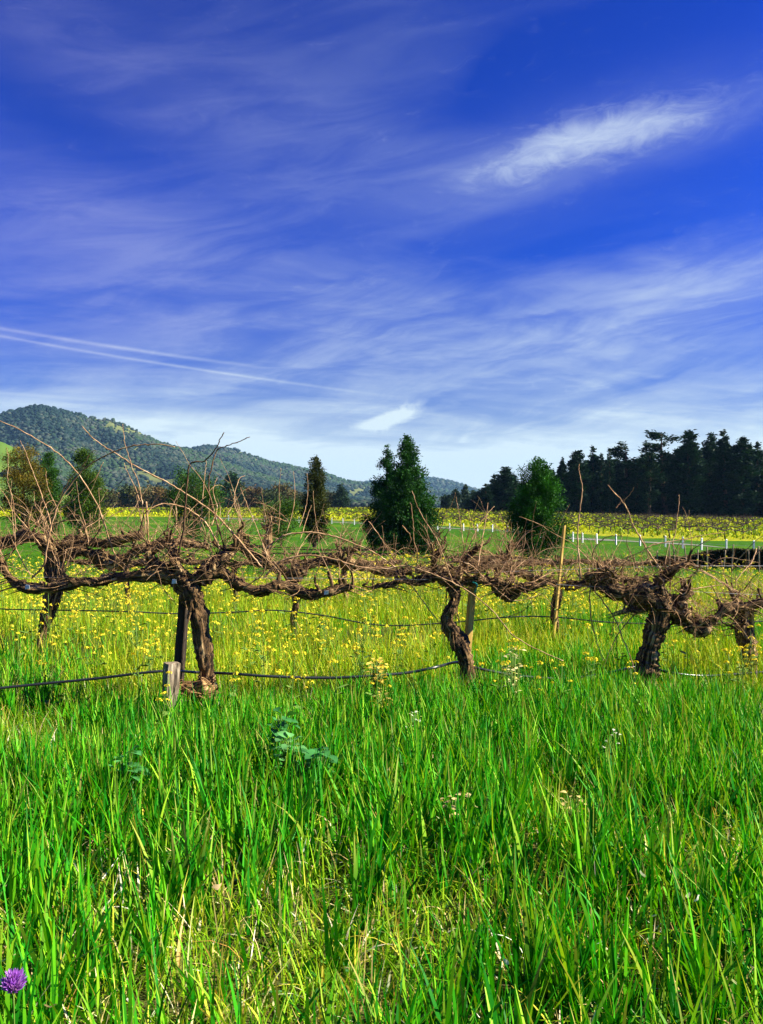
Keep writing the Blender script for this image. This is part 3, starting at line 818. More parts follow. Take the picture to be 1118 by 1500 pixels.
# ------------------------------------------------------------------ dark hedge and young plant sticks beyond the lawn, right
b0 = onground(958, 830); b1 = onground(1220, 838)
r = np.random.default_rng(77)
n = 26000; t = r.random(n)
hx = b0.x + (b1.x - b0.x) * t; hy = b0.y + (b1.y - b0.y) * t + r.normal(0, 0.45, n)
hgt = 0.58 * np.clip(t * 30, 0.1, 1) * (0.45 + 0.9 * fbm(hx * 1.6, hy * 0 + 3, 3)); P = np.stack([hx, hy, terrain(hx, hy) + hgt * r.random(n) ** 0.7], 1)
org = np.array((b0.x, b0.y, gz(b0.x, b0.y)))
A = randdir(n, r); B = cross_any(A, r); sz = r.uniform(0.03, 0.07, n)
V, F = quads_from(P - org, A * sz[:, None], B * (sz * 0.6)[:, None])
col = np.array([0.060, 0.055, 0.022])[None] * r.uniform(0.5, 1.6, (n, 1))
hr = empty('hedge', tuple(org), 'low dark brown green hedge at the right edge beyond the lawn', 'hedge')
link('foliage', np_mesh('hedge_foliage', V, F, {'col': np.repeat(rgba(col), 4, axis=0)}), M_far, hr)
mb = MB()
for i in range(40):
    t = (i + 0.5) / 40; p = Vector((b0.x + (b1.x - b0.x) * t, b0.y + (b1.y - b0.y) * t, 0)); p.z = gz(p.x, p.y)
    mb.tube([(p - Vector(org), 0.02), (p - Vector(org) + Vector((random.uniform(-.1, .1), 0, 0.45)), 0.01)], 2, 4)
mb.build('stems', M_trunk, hr)
stick = None
for i, (px, pb) in enumerate([(963, 836), (981, 836), (989, 837), (1007, 837), (1022, 838), (1036, 838), (1060, 839), (1072, 839), (1096, 840), (1112, 840)]):
    p = onground(px, pb)
    if stick is None:
        mb = MB(); mb.tube([(Vector((0, 0, -0.05)), 0.022), (Vector((0.01, 0, 0.4)), 0.02), (Vector((0, 0, 0.72)), 0.018)], 2, 6, rough=0.06)
        q = mb.build('marker_stick', M_grey); stick = q.data
    else: q = link('marker_stick', stick, None)
    q.location = p; q.rotation_euler = (random.gauss(0, .05), random.gauss(0, .05), random.random() * 6); q.scale = (1, 1, random.uniform(0.8, 1.15))
    tag(q, 'thin pale upright stick in front of the low dark hedge', 'stick', 'pale sticks in front of the dark hedge')

# ------------------------------------------------------------------ the old vines
def path3(pts, Y, r_, dy=0.05):
    """px, py, width in px -> points with depth wandering about Y"""
    out = []; o_ = 0.0
    for q in pts:
        o_ = 0.6 * o_ + r_.gauss(0, dy)
        y = Y + o_ + (q[3] if len(q) > 3 else 0)
        out.append((at(q[0], q[1], y), q[2] * 0.5 * y / FPX))
    return out
def grow(p, d, length, r0, r_, sag=0.0, wob=0.18, step=0.06):
    """a cane grown from p along d: zigzag at the nodes, thinning to the tip"""
    n = max(3, int(length / step)); pts = [(Vector(p), r0)]
    p = Vector(p); d = Vector(d).normalized(); bend = Vector((r_.gauss(0, 1), r_.gauss(0, 1), r_.gauss(0, 0.5))) * 0.06
    for i in range(n):
        d = (d + bend + Vector((r_.gauss(0, wob), r_.gauss(0, wob), r_.gauss(0, wob))) * 0.5 + Vector((0, 0, -sag * (i / n)))).normalized()
        p = p + d * (length / n)
        t = (i + 1) / n
        pts.append((p.copy(), r0 * (1 - 0.72 * t) * (1.12 if i % 2 else 0.95)))
    return pts
def vine(name, label, Y, trunk, arms, canes=(), seed=0, nsp=10, ncane=22, ntwig=120, group=None, clen=(0.15, 0.55), long_=0.06, shred=160, dark=0.25, spread=0.45):
    r_ = random.Random(seed)
    tp = path3([(q[0], q[1], q[2] * 0.95) for q in trunk], Y, r_, 0.01)
    foot = tp[0][0]
    d = (tp[0][0] - tp[1][0]).normalized()
    g = gz(foot.x, foot.y)
    if foot.z > g - 0.04:
        k = (foot.z - g + 0.06)
        tp = [(Vector((foot.x + d.x * 0.4 * k, foot.y, g - 0.06)), tp[0][1] * 1.12)] + tp
    org = Vector((tp[0][0].x, tp[0][0].y, g))
    root = empty(name, org, label, 'grapevine', group)
    mb = MB(); mb.tube(tp, 9, 36, rough=0.16, lump=0.12, seed=seed)
    tr = mb.build('trunk', M_bark, root, org)
    surf = []                                     # spots on the wood for spurs and bark shreds
    Qt = catmull(tp, 6)
    for q in Qt[2:]: surf.append((Vector(q[:3]), q[3], True))
    armpaths = []
    for k, a in enumerate(arms):
        ap = path3([(q[0], q[1], q[2] * 0.84 * r_.uniform(0.80, 1.22)) for q in a], Y, r_, 0.03)
        mb = MB(); mb.tube(ap, 8, 24, rough=0.19, lump=0.24, seed=seed * 7 + k)
        Q = catmull(ap, 7); armpaths.append(Q)
        # burls and old pruning wounds
        for j in range(max(2, int(len(Q) / 5))):
            q = Q[r_.randrange(len(Q))]; dd = Vector((r_.gauss(0, .6), r_.gauss(0, .6), r_.uniform(-0.6, 1))).normalized()
            c = Vector(q[:3]) + dd * q[3] * 0.4; L_ = q[3] * r_.uniform(0.7, 1.6)
            mb.tube([(c, q[3] * 0.6), (c + dd * L_ * 0.6, q[3] * r_.uniform(0.5, 0.75)), (c + dd * L_, q[3] * 0.28)], 3, 8, rough=0.2, lump=0.25, seed=r_.randrange(999))
        arm = mb.build('cordon', M_bark, root, org)
        for q in Q: surf.append((Vector(q[:3]), q[3], False))
        # spurs: short gnarled stubs
        if len(Q) > 10:
            for j in range(nsp):
                q = Q[r_.randrange(2, len(Q))]; p = Vector(q[:3]) + Vector((0, 0, q[3] * 0.3))
                dd = Vector((r_.gauss(0, 0.5), r_.gauss(0, 0.35), r_.uniform(0.5, 1.0))).normalized()
                L_ = r_.uniform(0.05, 0.15); rr = min(0.014, q[3] * 0.5) * r_.uniform(0.7, 1.1)
                side = Vector((r_.gauss(0, 0.02), r_.gauss(0, 0.02), 0))
                mb = MB(); tip = p + dd * L_ + side
                mb.tube([(p, rr * 1.25), (p + dd * L_ * 0.5 + side * 1.5, rr * 0.9), (tip, rr * r_.uniform(0.75, 1.15))], 4, 8, rough=0.16, lump=0.25, seed=r_.randrange(9999))
                mb.build('spur', M_bark, arm, org)
                surf.append((tip, rr, None))
    tips = [s for s in surf if s[2] is None] or [s for s in surf if s[2] is False]
    wood = [s for s in surf if s[2] is False]
    # canes traced, then canes grown
    for c in canes:
        rr = c[0]; dk = rr < 0; rr = abs(rr); pts = c[1:]
        o0 = r_.uniform(-0.22, 0.10); o1 = o0 + r_.gauss(0, 0.22); n = len(pts); out = []
        for i, (a, b) in enumerate(pts):
            t = i / (n - 1); y = Y + o0 + (o1 - o0) * t
            out.append((at(a, b, y), rr * (0.88 if rr > 0.0078 else 0.76) * (1 - 0.60 * t)))
        Q = catmull(out, 6)
        for i in range(len(Q)):
            Q[i, :3] += np.array([r_.gauss(0, 1), r_.gauss(0, 1), r_.gauss(0, 1)]) * 0.0022
            if i % 5 == 2: Q[i, 3] *= 1.35
        mb = MB(); mb.tube([(q[:3], q[3]) for q in Q], 1, 6, raw=True, seed=r_.randrange(999))
        mb.build('cane', M_canedark if dk else M_cane, root, org)
    for j in range(ncane):
        s = r_.choice(tips)
        L_ = r_.uniform(*clen) if r_.random() > long_ else r_.uniform(0.6, 1.1)
        dd = Vector((r_.gauss(0, spread), r_.gauss(0, 0.35), r_.uniform(0.35, 1.0)))
        pts = grow(s[0], dd, L_, r_.uniform(0.0024, 0.0042) * (1.15 if L_ > 0.6 else 1), r_, sag=r_.choice((0, 0, 0.1, 0.35)))
        mb = MB(); mb.tube(pts, 2, 5, seed=r_.randrange(999))
        if r_.random() < 0.45 and len(pts) > 4:   # a side shoot
            q = pts[len(pts) // 2]
            mb.tube(grow(q[0], dd + Vector((r_.gauss(0, 1), r_.gauss(0, .5), r_.gauss(0, .5))), L_ * 0.4, q[1] * 0.7, r_), 1, 4)
        mb.build('cane', M_canedark if r_.random() < dark else M_cane, root, org)
    mb = MB()
    for j in range(int(ntwig * 1.5)):
        s = r_.choice(wood)
        p = s[0] + Vector((r_.gauss(0, 0.04), r_.gauss(0, 0.08), r_.uniform(-0.02, 0.10)))
        dd = Vector((r_.gauss(0, 0.7), r_.gauss(0, 0.5), r_.uniform(-0.25, 1.0)))
        mb.tube(grow(p, dd, r_.uniform(0.10, 0.42), r_.uniform(0.0016, 0.0030), r_, wob=0.28, sag=r_.choice((0, 0.2))), 1, 3, cap=False)
    if ntwig: tag(mb.build('twigs', M_cane, root, org), kind='stuff')
    mb = MB()
    for j in range(shred):
        s = r_.choice([q for q in surf if q[2] is not None])
        ang = r_.random() * 6.283
        if s[2]: n_ = Vector((math.cos(ang), math.sin(ang), 0)); t_ = Vector((0, 0, -1))
        else: n_ = Vector((0, math.cos(ang), math.sin(ang))); t_ = Vector((r_.choice((-1, 1)), 0, -0.25))
        p = s[0] + n_ * s[1] * 1.03; L_ = r_.uniform(0.04, 0.22); wd = r_.uniform(0.002, 0.008)
        curl = n_ * r_.uniform(-0.1, 0.5) + Vector((r_.gauss(0, .25), r_.gauss(0, .15), -0.15))
        b = n_.cross(t_).normalized() * wd
        p1_ = p + t_ * L_ * 0.5 + curl * L_ * 0.12; p2_ = p + t_ * L_ + curl * L_ * 0.5
        mb.poly([p - b, p + b, p1_ + b * 0.9, p1_ - b * 0.9, p2_ + b * 0.3, p2_ - b * 0.3], [(0, 1, 2, 3), (3, 2, 4, 5)])
    if shred: tag(mb.build('loose_bark', M_shred, root, org, smooth=False), kind='stuff')
    return root, org
GR1 = 'old vines of the nearest row'; GR2 = 'old vines of the second row'
YA, YB, YC, YD = 6.9, 7.45, 7.7, 8.2
trunkA = [(302, 1016, 30), (304, 993, 22), (300, 961, 23), (294, 920, 25), (288, 888, 28), (278, 866, 32), (268, 850, 30), (262, 838, 22)]
armsA = [
    [(272, 862, 26), (248, 848, 22), (222, 842, 18), (190, 845, 16), (165, 846, 14), (143, 852, 15), (118, 853, 17), (100, 857, 18), (72, 862, 14), (39, 861, 14), (18, 850, 12), (6, 834, 9), (0, 817, 7)],
    [(274, 862, 24), (300, 842, 22), (322, 838, 20), (340, 850, 19), (360, 860, 18), (380, 866, 20), (395, 862, 17), (412, 857, 15), (432, 864, 18), (453, 871, 17), (478, 868, 14), (500, 862, 12), (517, 859, 9)],
    [(268, 848, 20), (258, 826, 16), (254, 808, 13), (252, 794, 12), (246, 784, 9)],
    [(262, 846, 18), (240, 838, 20), (222, 822, 14), (216, 806, 9)],
    [(310, 840, 22), (326, 818, 18), (342, 808, 16), (350, 790, 12), (352, 776, 8)],
]
canesA = [
    (0.0085, (176, 822), (170, 814), (160, 791), (146, 747), (116, 696), (85, 664), (51, 642), (20, 625), (-20, 608)),
    (0.0085, (47, 846), (56, 838), (66, 822), (73, 778), (88, 733), (112, 699), (130, 682), (153, 668), (180, 657), (204, 652), (230, 651), (256, 655)),
    (0.0085, (384, 832), (370, 815), (347, 788), (316, 754), (272, 723), (238, 703), (204, 686), (180, 671), (153, 654), (135, 640), (121, 625)),
    (0.0090, (326, 815), (318, 795), (302, 767), (285, 752), (272, 744), (255, 739), (240, 738), (226, 742), (216, 750)),
    (0.0080, (214, 735), (216, 770), (218, 795), (223, 820), (230, 840), (238, 860), (250, 876), (258, 886)),
    (-0.0085, (262, 810), (266, 790), (270, 765), (273, 723), (275, 700), (279, 679), (299, 675), (316, 658), (322, 645), (328, 633)),
    (-0.0080, (337, 822), (330, 805), (322, 780), (314, 755), (308, 727), (306, 705), (310, 685), (319, 659), (335, 652), (352, 646), (366, 640)),
    (0.0060, (214, 782), (212, 760), (208, 735), (202, 705), (195, 688), (186, 660), (182, 645), (180, 621)),
    (-0.0070, (184, 818), (196, 800), (205, 775), (212, 752), (220, 745), (196, 744), (180, 748), (164, 756), (150, 768)),
    (0.0060, (76, 780), (70, 750), (62, 728), (56, 710), (48, 690), (38, 665), (30, 645)),
    (0.0060, (44, 842), (32, 820), (23, 800), (22, 760), (16, 720), (11, 703), (12, 670), (10, 655)),
    (-0.006, (150, 770), (140, 785), (130, 800), (122, 825), (110, 846)),
    (0.0070, (252, 856), (268, 852), (285, 838), (302, 826), (318, 818), (330, 817)),
    (0.0085, (262, 823), (275, 815), (290, 805), (302, 795)),
    (0.0055, (88, 745), (105, 735), (118, 722), (140, 700), (152, 676)),
    (0.0050, (216, 806), (240, 780), (262, 766), (282, 752), (300, 742), (330, 735), (350, 722), (375, 710)),
    (-0.005, (87, 765), (110, 758), (138, 744), (158, 725), (188, 694)),
    (-0.0055, (86, 730), (104, 700), (122, 682), (132, 664), (142, 660)),
    (0.0050, (310, 770), (318, 745), (312, 720), (318, 700)), (0.005, (322, 775), (334, 752), (344, 735), (356, 720), (366, 716)),
    (0.0055, (395, 820), (382, 790), (372, 762), (360, 735), (352, 714)), (0.0050, (205, 735), (196, 710), (186, 690), (182, 678)),
    (0.0055, (300, 700), (302, 672), (306, 650), (302, 640), (301, 620)[:2]) if False else (0.005, (294, 780), (296, 750), (298, 715), (301, 690), (302, 672)),
    (0.0062, (356, 862), (372, 852), (385, 840), (391, 815), (384, 796), (395, 772), (393, 758)),
]
vine('grapevine', 'gnarled old vine with the shaggy sunlit trunk beside the short grey stump', YA, trunkA, armsA, canesA, 3, nsp=7, ncane=80, ntwig=230, group=GR1, clen=(0.15, 0.62), shred=320)
trunkB = [(684, 978, 20), (679, 955, 25), (668, 932, 23), (655, 914, 20), (655, 902, 17), (662, 890, 15), (667, 876, 15), (664, 862, 17), (658, 850, 17)]
armsB = [
    [(664, 856, 16), (646, 847, 15), (625, 848, 13), (603, 853, 12), (588, 850, 9), (575, 856, 10), (560, 857, 9), (545, 862, 7)],
    [(664, 858, 15), (676, 852, 14), (688, 850, 14), (702, 848, 13), (718, 851, 13), (733, 855, 14), (750, 862, 13), (770, 860, 12), (786, 858, 11), (800, 855, 10)],
    [(650, 850, 13), (640, 838, 12), (636, 822, 10), (640, 812, 9), (650, 806, 7)],
    [(668, 852, 12), (676, 836, 10), (684, 818, 9), (694, 808, 8), (702, 802, 6)],
    [(730, 858, 22), (738, 868, 24), (748, 872, 18), (760, 866, 13)],
]
canesB = [
    (0.0085, (391, 804), (403, 793), (415, 785), (436, 781), (459, 780), (482, 784), (503, 790), (530, 801), (551, 811), (570, 824), (590, 840), (605, 860), (622, 884), (639, 906), (655, 924), (668, 932), (686, 936)),
    (0.0085, (388, 846), (398, 834), (412, 822), (428, 817), (450, 813), (476, 816), (503, 823), (530, 831), (565, 833), (595, 829), (620, 836), (645, 846), (680, 862), (720, 893), (750, 929), (775, 945), (797, 956), (825, 968)),
    (0.0065, (668, 858), (660, 845), (652, 820), (640, 790), (622, 762), (610, 738), (604, 719)),
    (0.0065, (609, 840), (612, 815), (606, 790), (606, 770), (602, 736)),
    (0.0085, (636, 842), (648, 830), (660, 823), (675, 823), (690, 828), (704, 840), (712, 850)),
    (0.0065, (700, 830), (704, 805), (708, 780), (712, 760), (715, 736)),
    (0.0060, (674, 848), (682, 820), (690, 795), (698, 775), (712, 755), (724, 742)),
    (0.0055, (686, 830), (680, 805), (676, 775), (672, 750), (668, 728)), (-0.006, (650, 806), (655, 798), (645, 788), (632, 772)),
    (-0.007, (670, 825), (678, 812), (690, 803), (704, 796), (720, 790), (740, 792)),
    (0.0055, (640, 840), (646, 815), (640, 790), (645, 776), (655, 750), (662, 738), (668, 722)),
    (0.0050, (590, 770), (602, 790), (590, 818), (584, 840)), (0.005, (540, 763), (556, 785), (566, 800), (580, 820), (600, 836)),
    (-0.0055, (765, 866), (780, 870), (800, 862), (820, 872)), (0.005, (722, 858), (738, 872), (752, 880), (780, 876), (800, 868)),
]
vine('grapevine', 'old vine with the thin twisted S shaped trunk beside the yellow stake', YB, trunkB, armsB, canesB, 5, nsp=7, ncane=60, ntwig=220, group=GR1, clen=(0.12, 0.42), shred=240)
trunkC = [(946, 990, 34), (948, 972, 31), (953, 950, 29), (960, 925, 29), (966, 903, 31), (968, 885, 34), (964, 872, 30)]
armsC = [
    [(968, 884, 34), (946, 872, 34), (920, 870, 32), (900, 866, 28), (884, 858, 24), (872, 848, 20), (868, 840, 14)],
    [(968, 872, 24), (966, 858, 18), (970, 848, 15), (980, 840, 14), (996, 828, 14), (1008, 826, 9)],
    [(972, 888, 32), (990, 894, 30), (1000, 904, 30), (1012, 914, 24), (1028, 916, 22), (1044, 908, 20), (1058, 898, 18), (1070, 890, 16), (1086, 888, 14), (1106, 884, 13), (1130, 884, 12)],
    [(1012, 914, 22), (1024, 924, 20), (1034, 924, 15), (1040, 914, 9)],
    [(952, 888, 16), (934, 892, 12), (920, 893, 11), (912, 897, 8)],
    [(984, 880, 20), (1000, 876, 18), (1010, 866, 12)],
    [(900, 862, 20), (896, 848, 14), (884, 842, 10)],
]
canesC = [
    (0.0090, (974, 843), (955, 816), (938, 788), (927, 768), (920, 748), (908, 730), (891, 711)),
    (0.0055, (920, 748), (914, 735), (922, 725), (929, 714)), (-0.004, (902, 745), (908, 737), (914, 731)),
    (0.0080, (850, 850), (849, 822), (846, 790), (848, 757), (852, 725), (853, 712), (848, 690), (849, 680)),
    (0.0080, (862, 832), (864, 850), (864, 880), (866, 905), (873, 935), (884, 968)),
    (0.0085, (866, 862), (876, 871), (890, 890), (903, 910), (912, 935), (923, 960), (935, 996), (958, 1022)),
    (0.0080, (962, 851), (948, 873), (931, 898), (912, 920), (899, 941), (889, 964), (880, 990)),
    (0.0080, (985, 843), (982, 856), (983, 874), (992, 893), (1003, 912), (1017, 928)),
    (0.0070, (948, 802), (958, 798), (978, 794), (1005, 790), (1030, 784), (1060, 780)),
    (0.0075, (868, 836), (868, 815), (874, 800), (886, 788), (900, 785), (912, 786)),
    (0.0070, (824, 846), (836, 828), (848, 824), (858, 830), (866, 845)),
    (0.0075, (985, 858), (1000, 850), (1016, 842), (1026, 836), (1050, 850), (1080, 868), (1118, 892)),
    (0.0075, (1026, 834), (1056, 852), (1080, 866), (1120, 886)), (0.0075, (996, 864), (1020, 862), (1046, 858), (1066, 856)),
    (0.0065, (1038, 830), (1048, 822), (1062, 817), (1084, 819), (1112, 824)), (0.0065, (1072, 838), (1078, 825), (1090, 810), (1104, 795), (1120, 784)),
    (0.0060, (1108, 803), (1102, 822), (1090, 836), (1078, 852)), (0.006, (988, 862), (1002, 870), (1012, 850), (1022, 840), (1030, 830)),
    (-0.0065, (985, 838), (1000, 832), (1020, 832), (1050, 838), (1080, 850), (1120, 872)),
    (-0.0055, (1090, 864), (1100, 850), (1110, 840), (1124, 832)), (-0.006, (880, 858), (900, 840), (915, 825), (930, 816)), (0.0055, (985, 800), (990, 775), (995, 737), (995, 725)),
    (0.0065, (1068, 888), (1084, 886), (1100, 888), (1118, 880)), (0.0060, (1020, 918), (1040, 908), (1056, 898), (1070, 888)),
    (0.0055, (943, 835), (940, 815), (946, 800), (938, 780)), (0.0055, (930, 838), (926, 818), (920, 800)), (0.0055, (958, 838), (950, 815), (945, 798)),
    (-0.0045, (936, 836), (926, 815), (918, 795), (922, 770)), (-0.006, (910, 862), (905, 885), (900, 905), (896, 935)),
]
vine('grapevine', 'stout old vine with the thick dark leaning trunk and heavy drooping arms', YC, trunkC, armsC, canesC, 8, nsp=7, ncane=62, ntwig=240, group=GR1, clen=(0.12, 0.45), shred=300, spread=0.7)
trunkD = [(1097, 972, 20), (1096, 950, 24), (1093, 936, 26), (1090, 920, 20), (1089, 904, 17), (1090, 888, 16)]
armsD = [[(1090, 892, 15), (1110, 884, 14), (1140, 880, 13), (1180, 884, 12), (1220, 878, 9)], [(1090, 892, 12), (1078, 880, 10), (1070, 866, 7)], [(1086, 905, 9), (1080, 915, 9), (1079, 930, 7)]]
canesD = [(0.007, (1118, 800), (1100, 822), (1086, 840), (1070, 860)), (0.0065, (1140, 880), (1150, 850), (1140, 820), (1150, 780))]
vine('grapevine', 'old vine with the swollen dark trunk and narrow stake at the right edge', YD, trunkD, armsD, canesD, 12, nsp=6, ncane=22, ntwig=120, group=GR1, clen=(0.12, 0.4), shred=140, spread=0.7)
# second row
YL, Y2 = 9.8, 10.2
trunkL = [(60, 938, 13), (66, 915, 15), (74, 885, 22), (80, 862, 24), (80, 838, 25), (80, 815, 27), (74, 802, 24)]
armsL = [
    [(78, 806, 24), (58, 790, 24), (36, 786, 22), (16, 792, 20), (-10, 800, 18), (-50, 808, 16), (-110, 804, 14)],
    [(84, 812, 20), (100, 810, 18), (116, 806, 20), (134, 812, 20), (150, 818, 22), (168, 826, 24), (184, 818, 18), (200, 806, 14), (226, 800, 14), (254, 794, 16), (280, 796, 15), (306, 802, 12)],
    [(82, 806, 16), (100, 794, 14), (124, 792, 13), (150, 796, 12), (180, 790, 13), (210, 782, 12)],
]
canesL = [(0.0075, (60, 800), (42, 775), (20, 750), (8, 726), (-10, 705)), (0.006, (76, 790), (66, 760), (52, 740), (50, 720)), (0.0055, (96, 790), (92, 765), (84, 745), (70, 712), (68, 690)),
    (0.006, (30, 782), (10, 755), (-4, 735)), (0.0055, (130, 800), (126, 770), (118, 745), (112, 705)), (0.005, (144, 786), (146, 750), (145, 715)), (0.005, (176, 810), (170, 780), (150, 755), (135, 725)), (0.005, (72, 780), (90, 765), (110, 748), (128, 730), (150, 680))]
vine('grapevine', 'thick trunked vine of the second row at the left edge, behind the low pale arm', YL, trunkL, armsL, canesL, 21, nsp=12, ncane=80, ntwig=280, group=GR2, clen=(0.15, 0.65), shred=220, spread=0.6)
trunkM = [(432, 930, 8), (430, 905, 9), (434, 880, 11), (430, 855, 13), (426, 838, 16)]
armsM = [
    [(428, 842, 18), (412, 834, 16), (396, 828, 20), (378, 822, 18), (362, 808, 16), (350, 800, 12), (336, 802, 10)],
    [(428, 840, 26), (440, 838, 24), (454, 828, 15), (474, 822, 15), (494, 823, 16), (514, 826, 15), (534, 830, 14), (556, 836, 14), (580, 838, 13), (604, 836, 11)],
    [(391, 828, 14), (390, 806, 13), (393, 788, 11), (395, 772, 9), (398, 756, 5)],
    [(510, 824, 11), (514, 812, 10), (520, 804, 7)], [(368, 812, 11), (362, 798, 9), (358, 786, 6)], [(496, 822, 9), (500, 812, 8), (498, 800, 5)],
]
canesM = [(0.006, (420, 780), (430, 745), (432, 720), (430, 690)), (0.006, (408, 782), (410, 745), (409, 715), (412, 685)), (0.0065, (438, 773), (446, 750), (451, 725), (450, 693)), (0.006, (489, 858), (482, 830), (472, 804), (464, 770), (460, 740), (459, 719)),
    (0.0055, (450, 808), (462, 775), (470, 755), (475, 738)), (0.005, (500, 815), (498, 790), (505, 760), (514, 745)), (0.005, (530, 826), (528, 800), (535, 780), (545, 762)), (0.0055, (440, 790), (448, 765), (456, 740)), (-0.0055, (446, 820), (462, 800), (480, 788), (510, 778), (540, 775)),
    (-0.0055, (452, 862), (458, 842), (466, 820), (484, 800), (512, 775), (540, 754)), (0.005, (555, 832), (562, 800), (560, 770)), (0.005, (480, 800), (470, 785), (464, 775)), (0.0055, (374, 736), (395, 742), (415, 755), (425, 768))]
vine('grapevine', 'second row vine with knobbly dark arms seen above the pale sagging arm in front', Y2, trunkM, armsM, canesM, 23, nsp=9, ncane=62, ntwig=240, group=GR2, clen=(0.15, 0.5), shred=140, spread=0.5)
trunkN = [(816, 926, 9), (812, 905, 11), (814, 885, 13), (818, 865, 12), (816, 850, 13)]
armsN = [
    [(816, 856, 13), (798, 850, 12), (780, 846, 12), (760, 838, 13), (742, 832, 13), (720, 828, 12), (696, 832, 13), (670, 836, 12), (640, 836, 12), (610, 834, 10)],
    [(816, 856, 13), (832, 858, 13), (850, 856, 12), (868, 850, 14), (884, 842, 14), (900, 846, 13), (925, 850, 11), (950, 846, 10)],
    [(742, 836, 9), (740, 822, 8), (744, 812, 5)],
]
canesN = [(0.006, (730, 826), (735, 800), (742, 775), (748, 760)), (0.006, (745, 830), (748, 800), (746, 780)), (0.0055, (760, 836), (768, 800), (770, 775)), (0.0055, (756, 832), (748, 812), (736, 790), (732, 778)), (0.0055, (780, 840), (784, 810), (792, 780), (798, 765)),
    (0.0055, (792, 846), (800, 815), (812, 798), (820, 790)), (0.005, (770, 838), (785, 810), (795, 795), (800, 780)), (0.006, (830, 850), (842, 830), (852, 790), (850, 770)), (0.005, (810, 848), (806, 820), (810, 806)), (-0.0055, (738, 905), (766, 895), (784, 876), (797, 862)), (-0.0055, (796, 914), (812, 900), (820, 886), (850, 872), (864, 868)),
    (0.0055, (722, 850), (730, 865), (745, 878), (770, 878), (792, 870))]
vine('grapevine', 'second row vine with a thin reddish trunk below the tall yellow stake', Y2 + 0.1, trunkN, armsN, canesN, 26, nsp=14, ncane=80, ntwig=330, group=GR2, clen=(0.15, 0.5), shred=120, spread=0.4)
# a small third row, seen through the arms
for i, (px, lab) in enumerate([(186, 'slim vine of the third row behind the long pale arm at the left'), (344, 'slim vine of the third row just right of the shaggy trunk'), (505, 'slim vine of the third row in the middle, behind the knobbly arms'), (752, 'slim vine of the third row just left of the tall yellow stake'), (880, 'slim vine of the third row behind the heavy dark arms')]):
    Y3 = 13.2 + 0.15 * i
    vine('grapevine', lab, Y3, [(px, 895, 6), (px + 2, 875, 7), (px - 1, 850, 8), (px, 824, 9)],
         [[(px, 828, 9), (px - 26, 822, 9), (px - 58, 824, 9), (px - 90, 820, 6)], [(px, 828, 9), (px + 24, 824, 9), (px + 52, 826, 8), (px + 84, 822, 6)]],
         [], 40 + i, nsp=5, ncane=16, ntwig=60, group='old vines of the third row', shred=0)

# ------------------------------------------------------------------ stakes, stump, hoses
def square_post(name, label, cat, top, bot, Y, wpx, mat, rot=0.0, group=None, taper=1.0):
    a = at(top[0], top[1], Y); b = at(bot[0], bot[1], Y); g = gz(b.x, b.y)
    d = (b - a); b = a + d * ((a.z - g + 0.08) / (a.z - b.z))
    wd = wpx * Y / FPX / 1.25
    mb = MB(); n = 10
    c, s = math.cos(rot), math.sin(rot)
    ring = []
    base = 0
    rs = random.Random(int(top[0]))
    for i in range(n + 1):
        p = a + (b - a) * (i / n); k = wd * 0.5 * (1 + 0.02 * rs.gauss(0, 1))
        e = 0.86
        for (x, y) in ((-1, -e), (-e, -1), (e, -1), (1, -e), (1, e), (e, 1), (-e, 1), (-1, e)):
            mb.v.append((p.x + (x * c - y * s) * k, p.y + (x * s + y * c) * k, p.z + (0.0 if i else rs.uniform(-0.004, 0.004)))); mb.b.append((x * k + top[0], y * k, p.z))
    for i in range(n):
        for k in range(8):
            q0 = i * 8 + k; q1 = i * 8 + (k + 1) % 8
            mb.f.append((q0, q0 + 8, q1 + 8, q1))
    mb.f.append(tuple(range(8))); mb.f.append(tuple(n * 8 + k for k in range(8))[::-1])
    org = Vector((b.x, b.y, g))
    o = mb.build(name, mat, None, org, smooth=False)
    return tag(o, label, cat, group)
square_post('wooden_stake', 'square yellow wooden stake leaning against the S shaped trunk', 'stake', (693, 853), (686, 937), YB + 0.10, 11.5, M_stake, R(24))
square_post('wooden_stake', 'tall thin pale yellow stake rising above the second row of vines', 'stake', (827, 770), (812, 925), Y2 - 0.05, 4.6, M_stake, R(30))
square_post('wooden_stake', 'narrow pale stake against the swollen trunk at the right edge', 'stake', (1101, 880), (1102, 950), YD + 0.03, 6.5, M_stake, R(20))
square_post('wooden_post', 'dark square post leaning behind the shaggy trunk and the grey stump', 'post', (271, 866), (262, 990), YA + 0.16, 16, M_dkwood, R(-12))
square_post('wooden_stump', 'short weathered grey post stump with a split sunlit top beside the hose', 'stump', (252, 971), (250, 1012), YA - 0.32, 25, M_grey, R(32))
# a heap of shed bark and roots at the foot of the shaggy vine
mb = MB(); rs = random.Random(6)
for k in range(70):
    p = at(rs.uniform(250, 312), rs.uniform(996, 1022), YA - 0.12 + rs.gauss(0, 0.08)); p.z = max(p.z, gz(p.x, p.y) + 0.01)
    mb.tube(grow(p, Vector((rs.gauss(0, 1), rs.gauss(0, .6), rs.gauss(0.1, 0.35))), rs.uniform(0.03, 0.11), rs.uniform(0.003, 0.012), rs, wob=0.3), 1, 4, cap=False)
f = at(283, 1010, YA - 0.1)
mb.tube([(Vector((f.x - 0.19, f.y, f.z - 0.02)), 0.03), (Vector((f.x - 0.08, f.y, f.z + 0.0)), 0.05), (Vector((f.x + 0.06, f.y + 0.03, f.z)), 0.075), (Vector((f.x + 0.11, f.y + 0.06, f.z + 0.04)), 0.05)], 6, 16, rough=0.2, lump=0.25, seed=3)
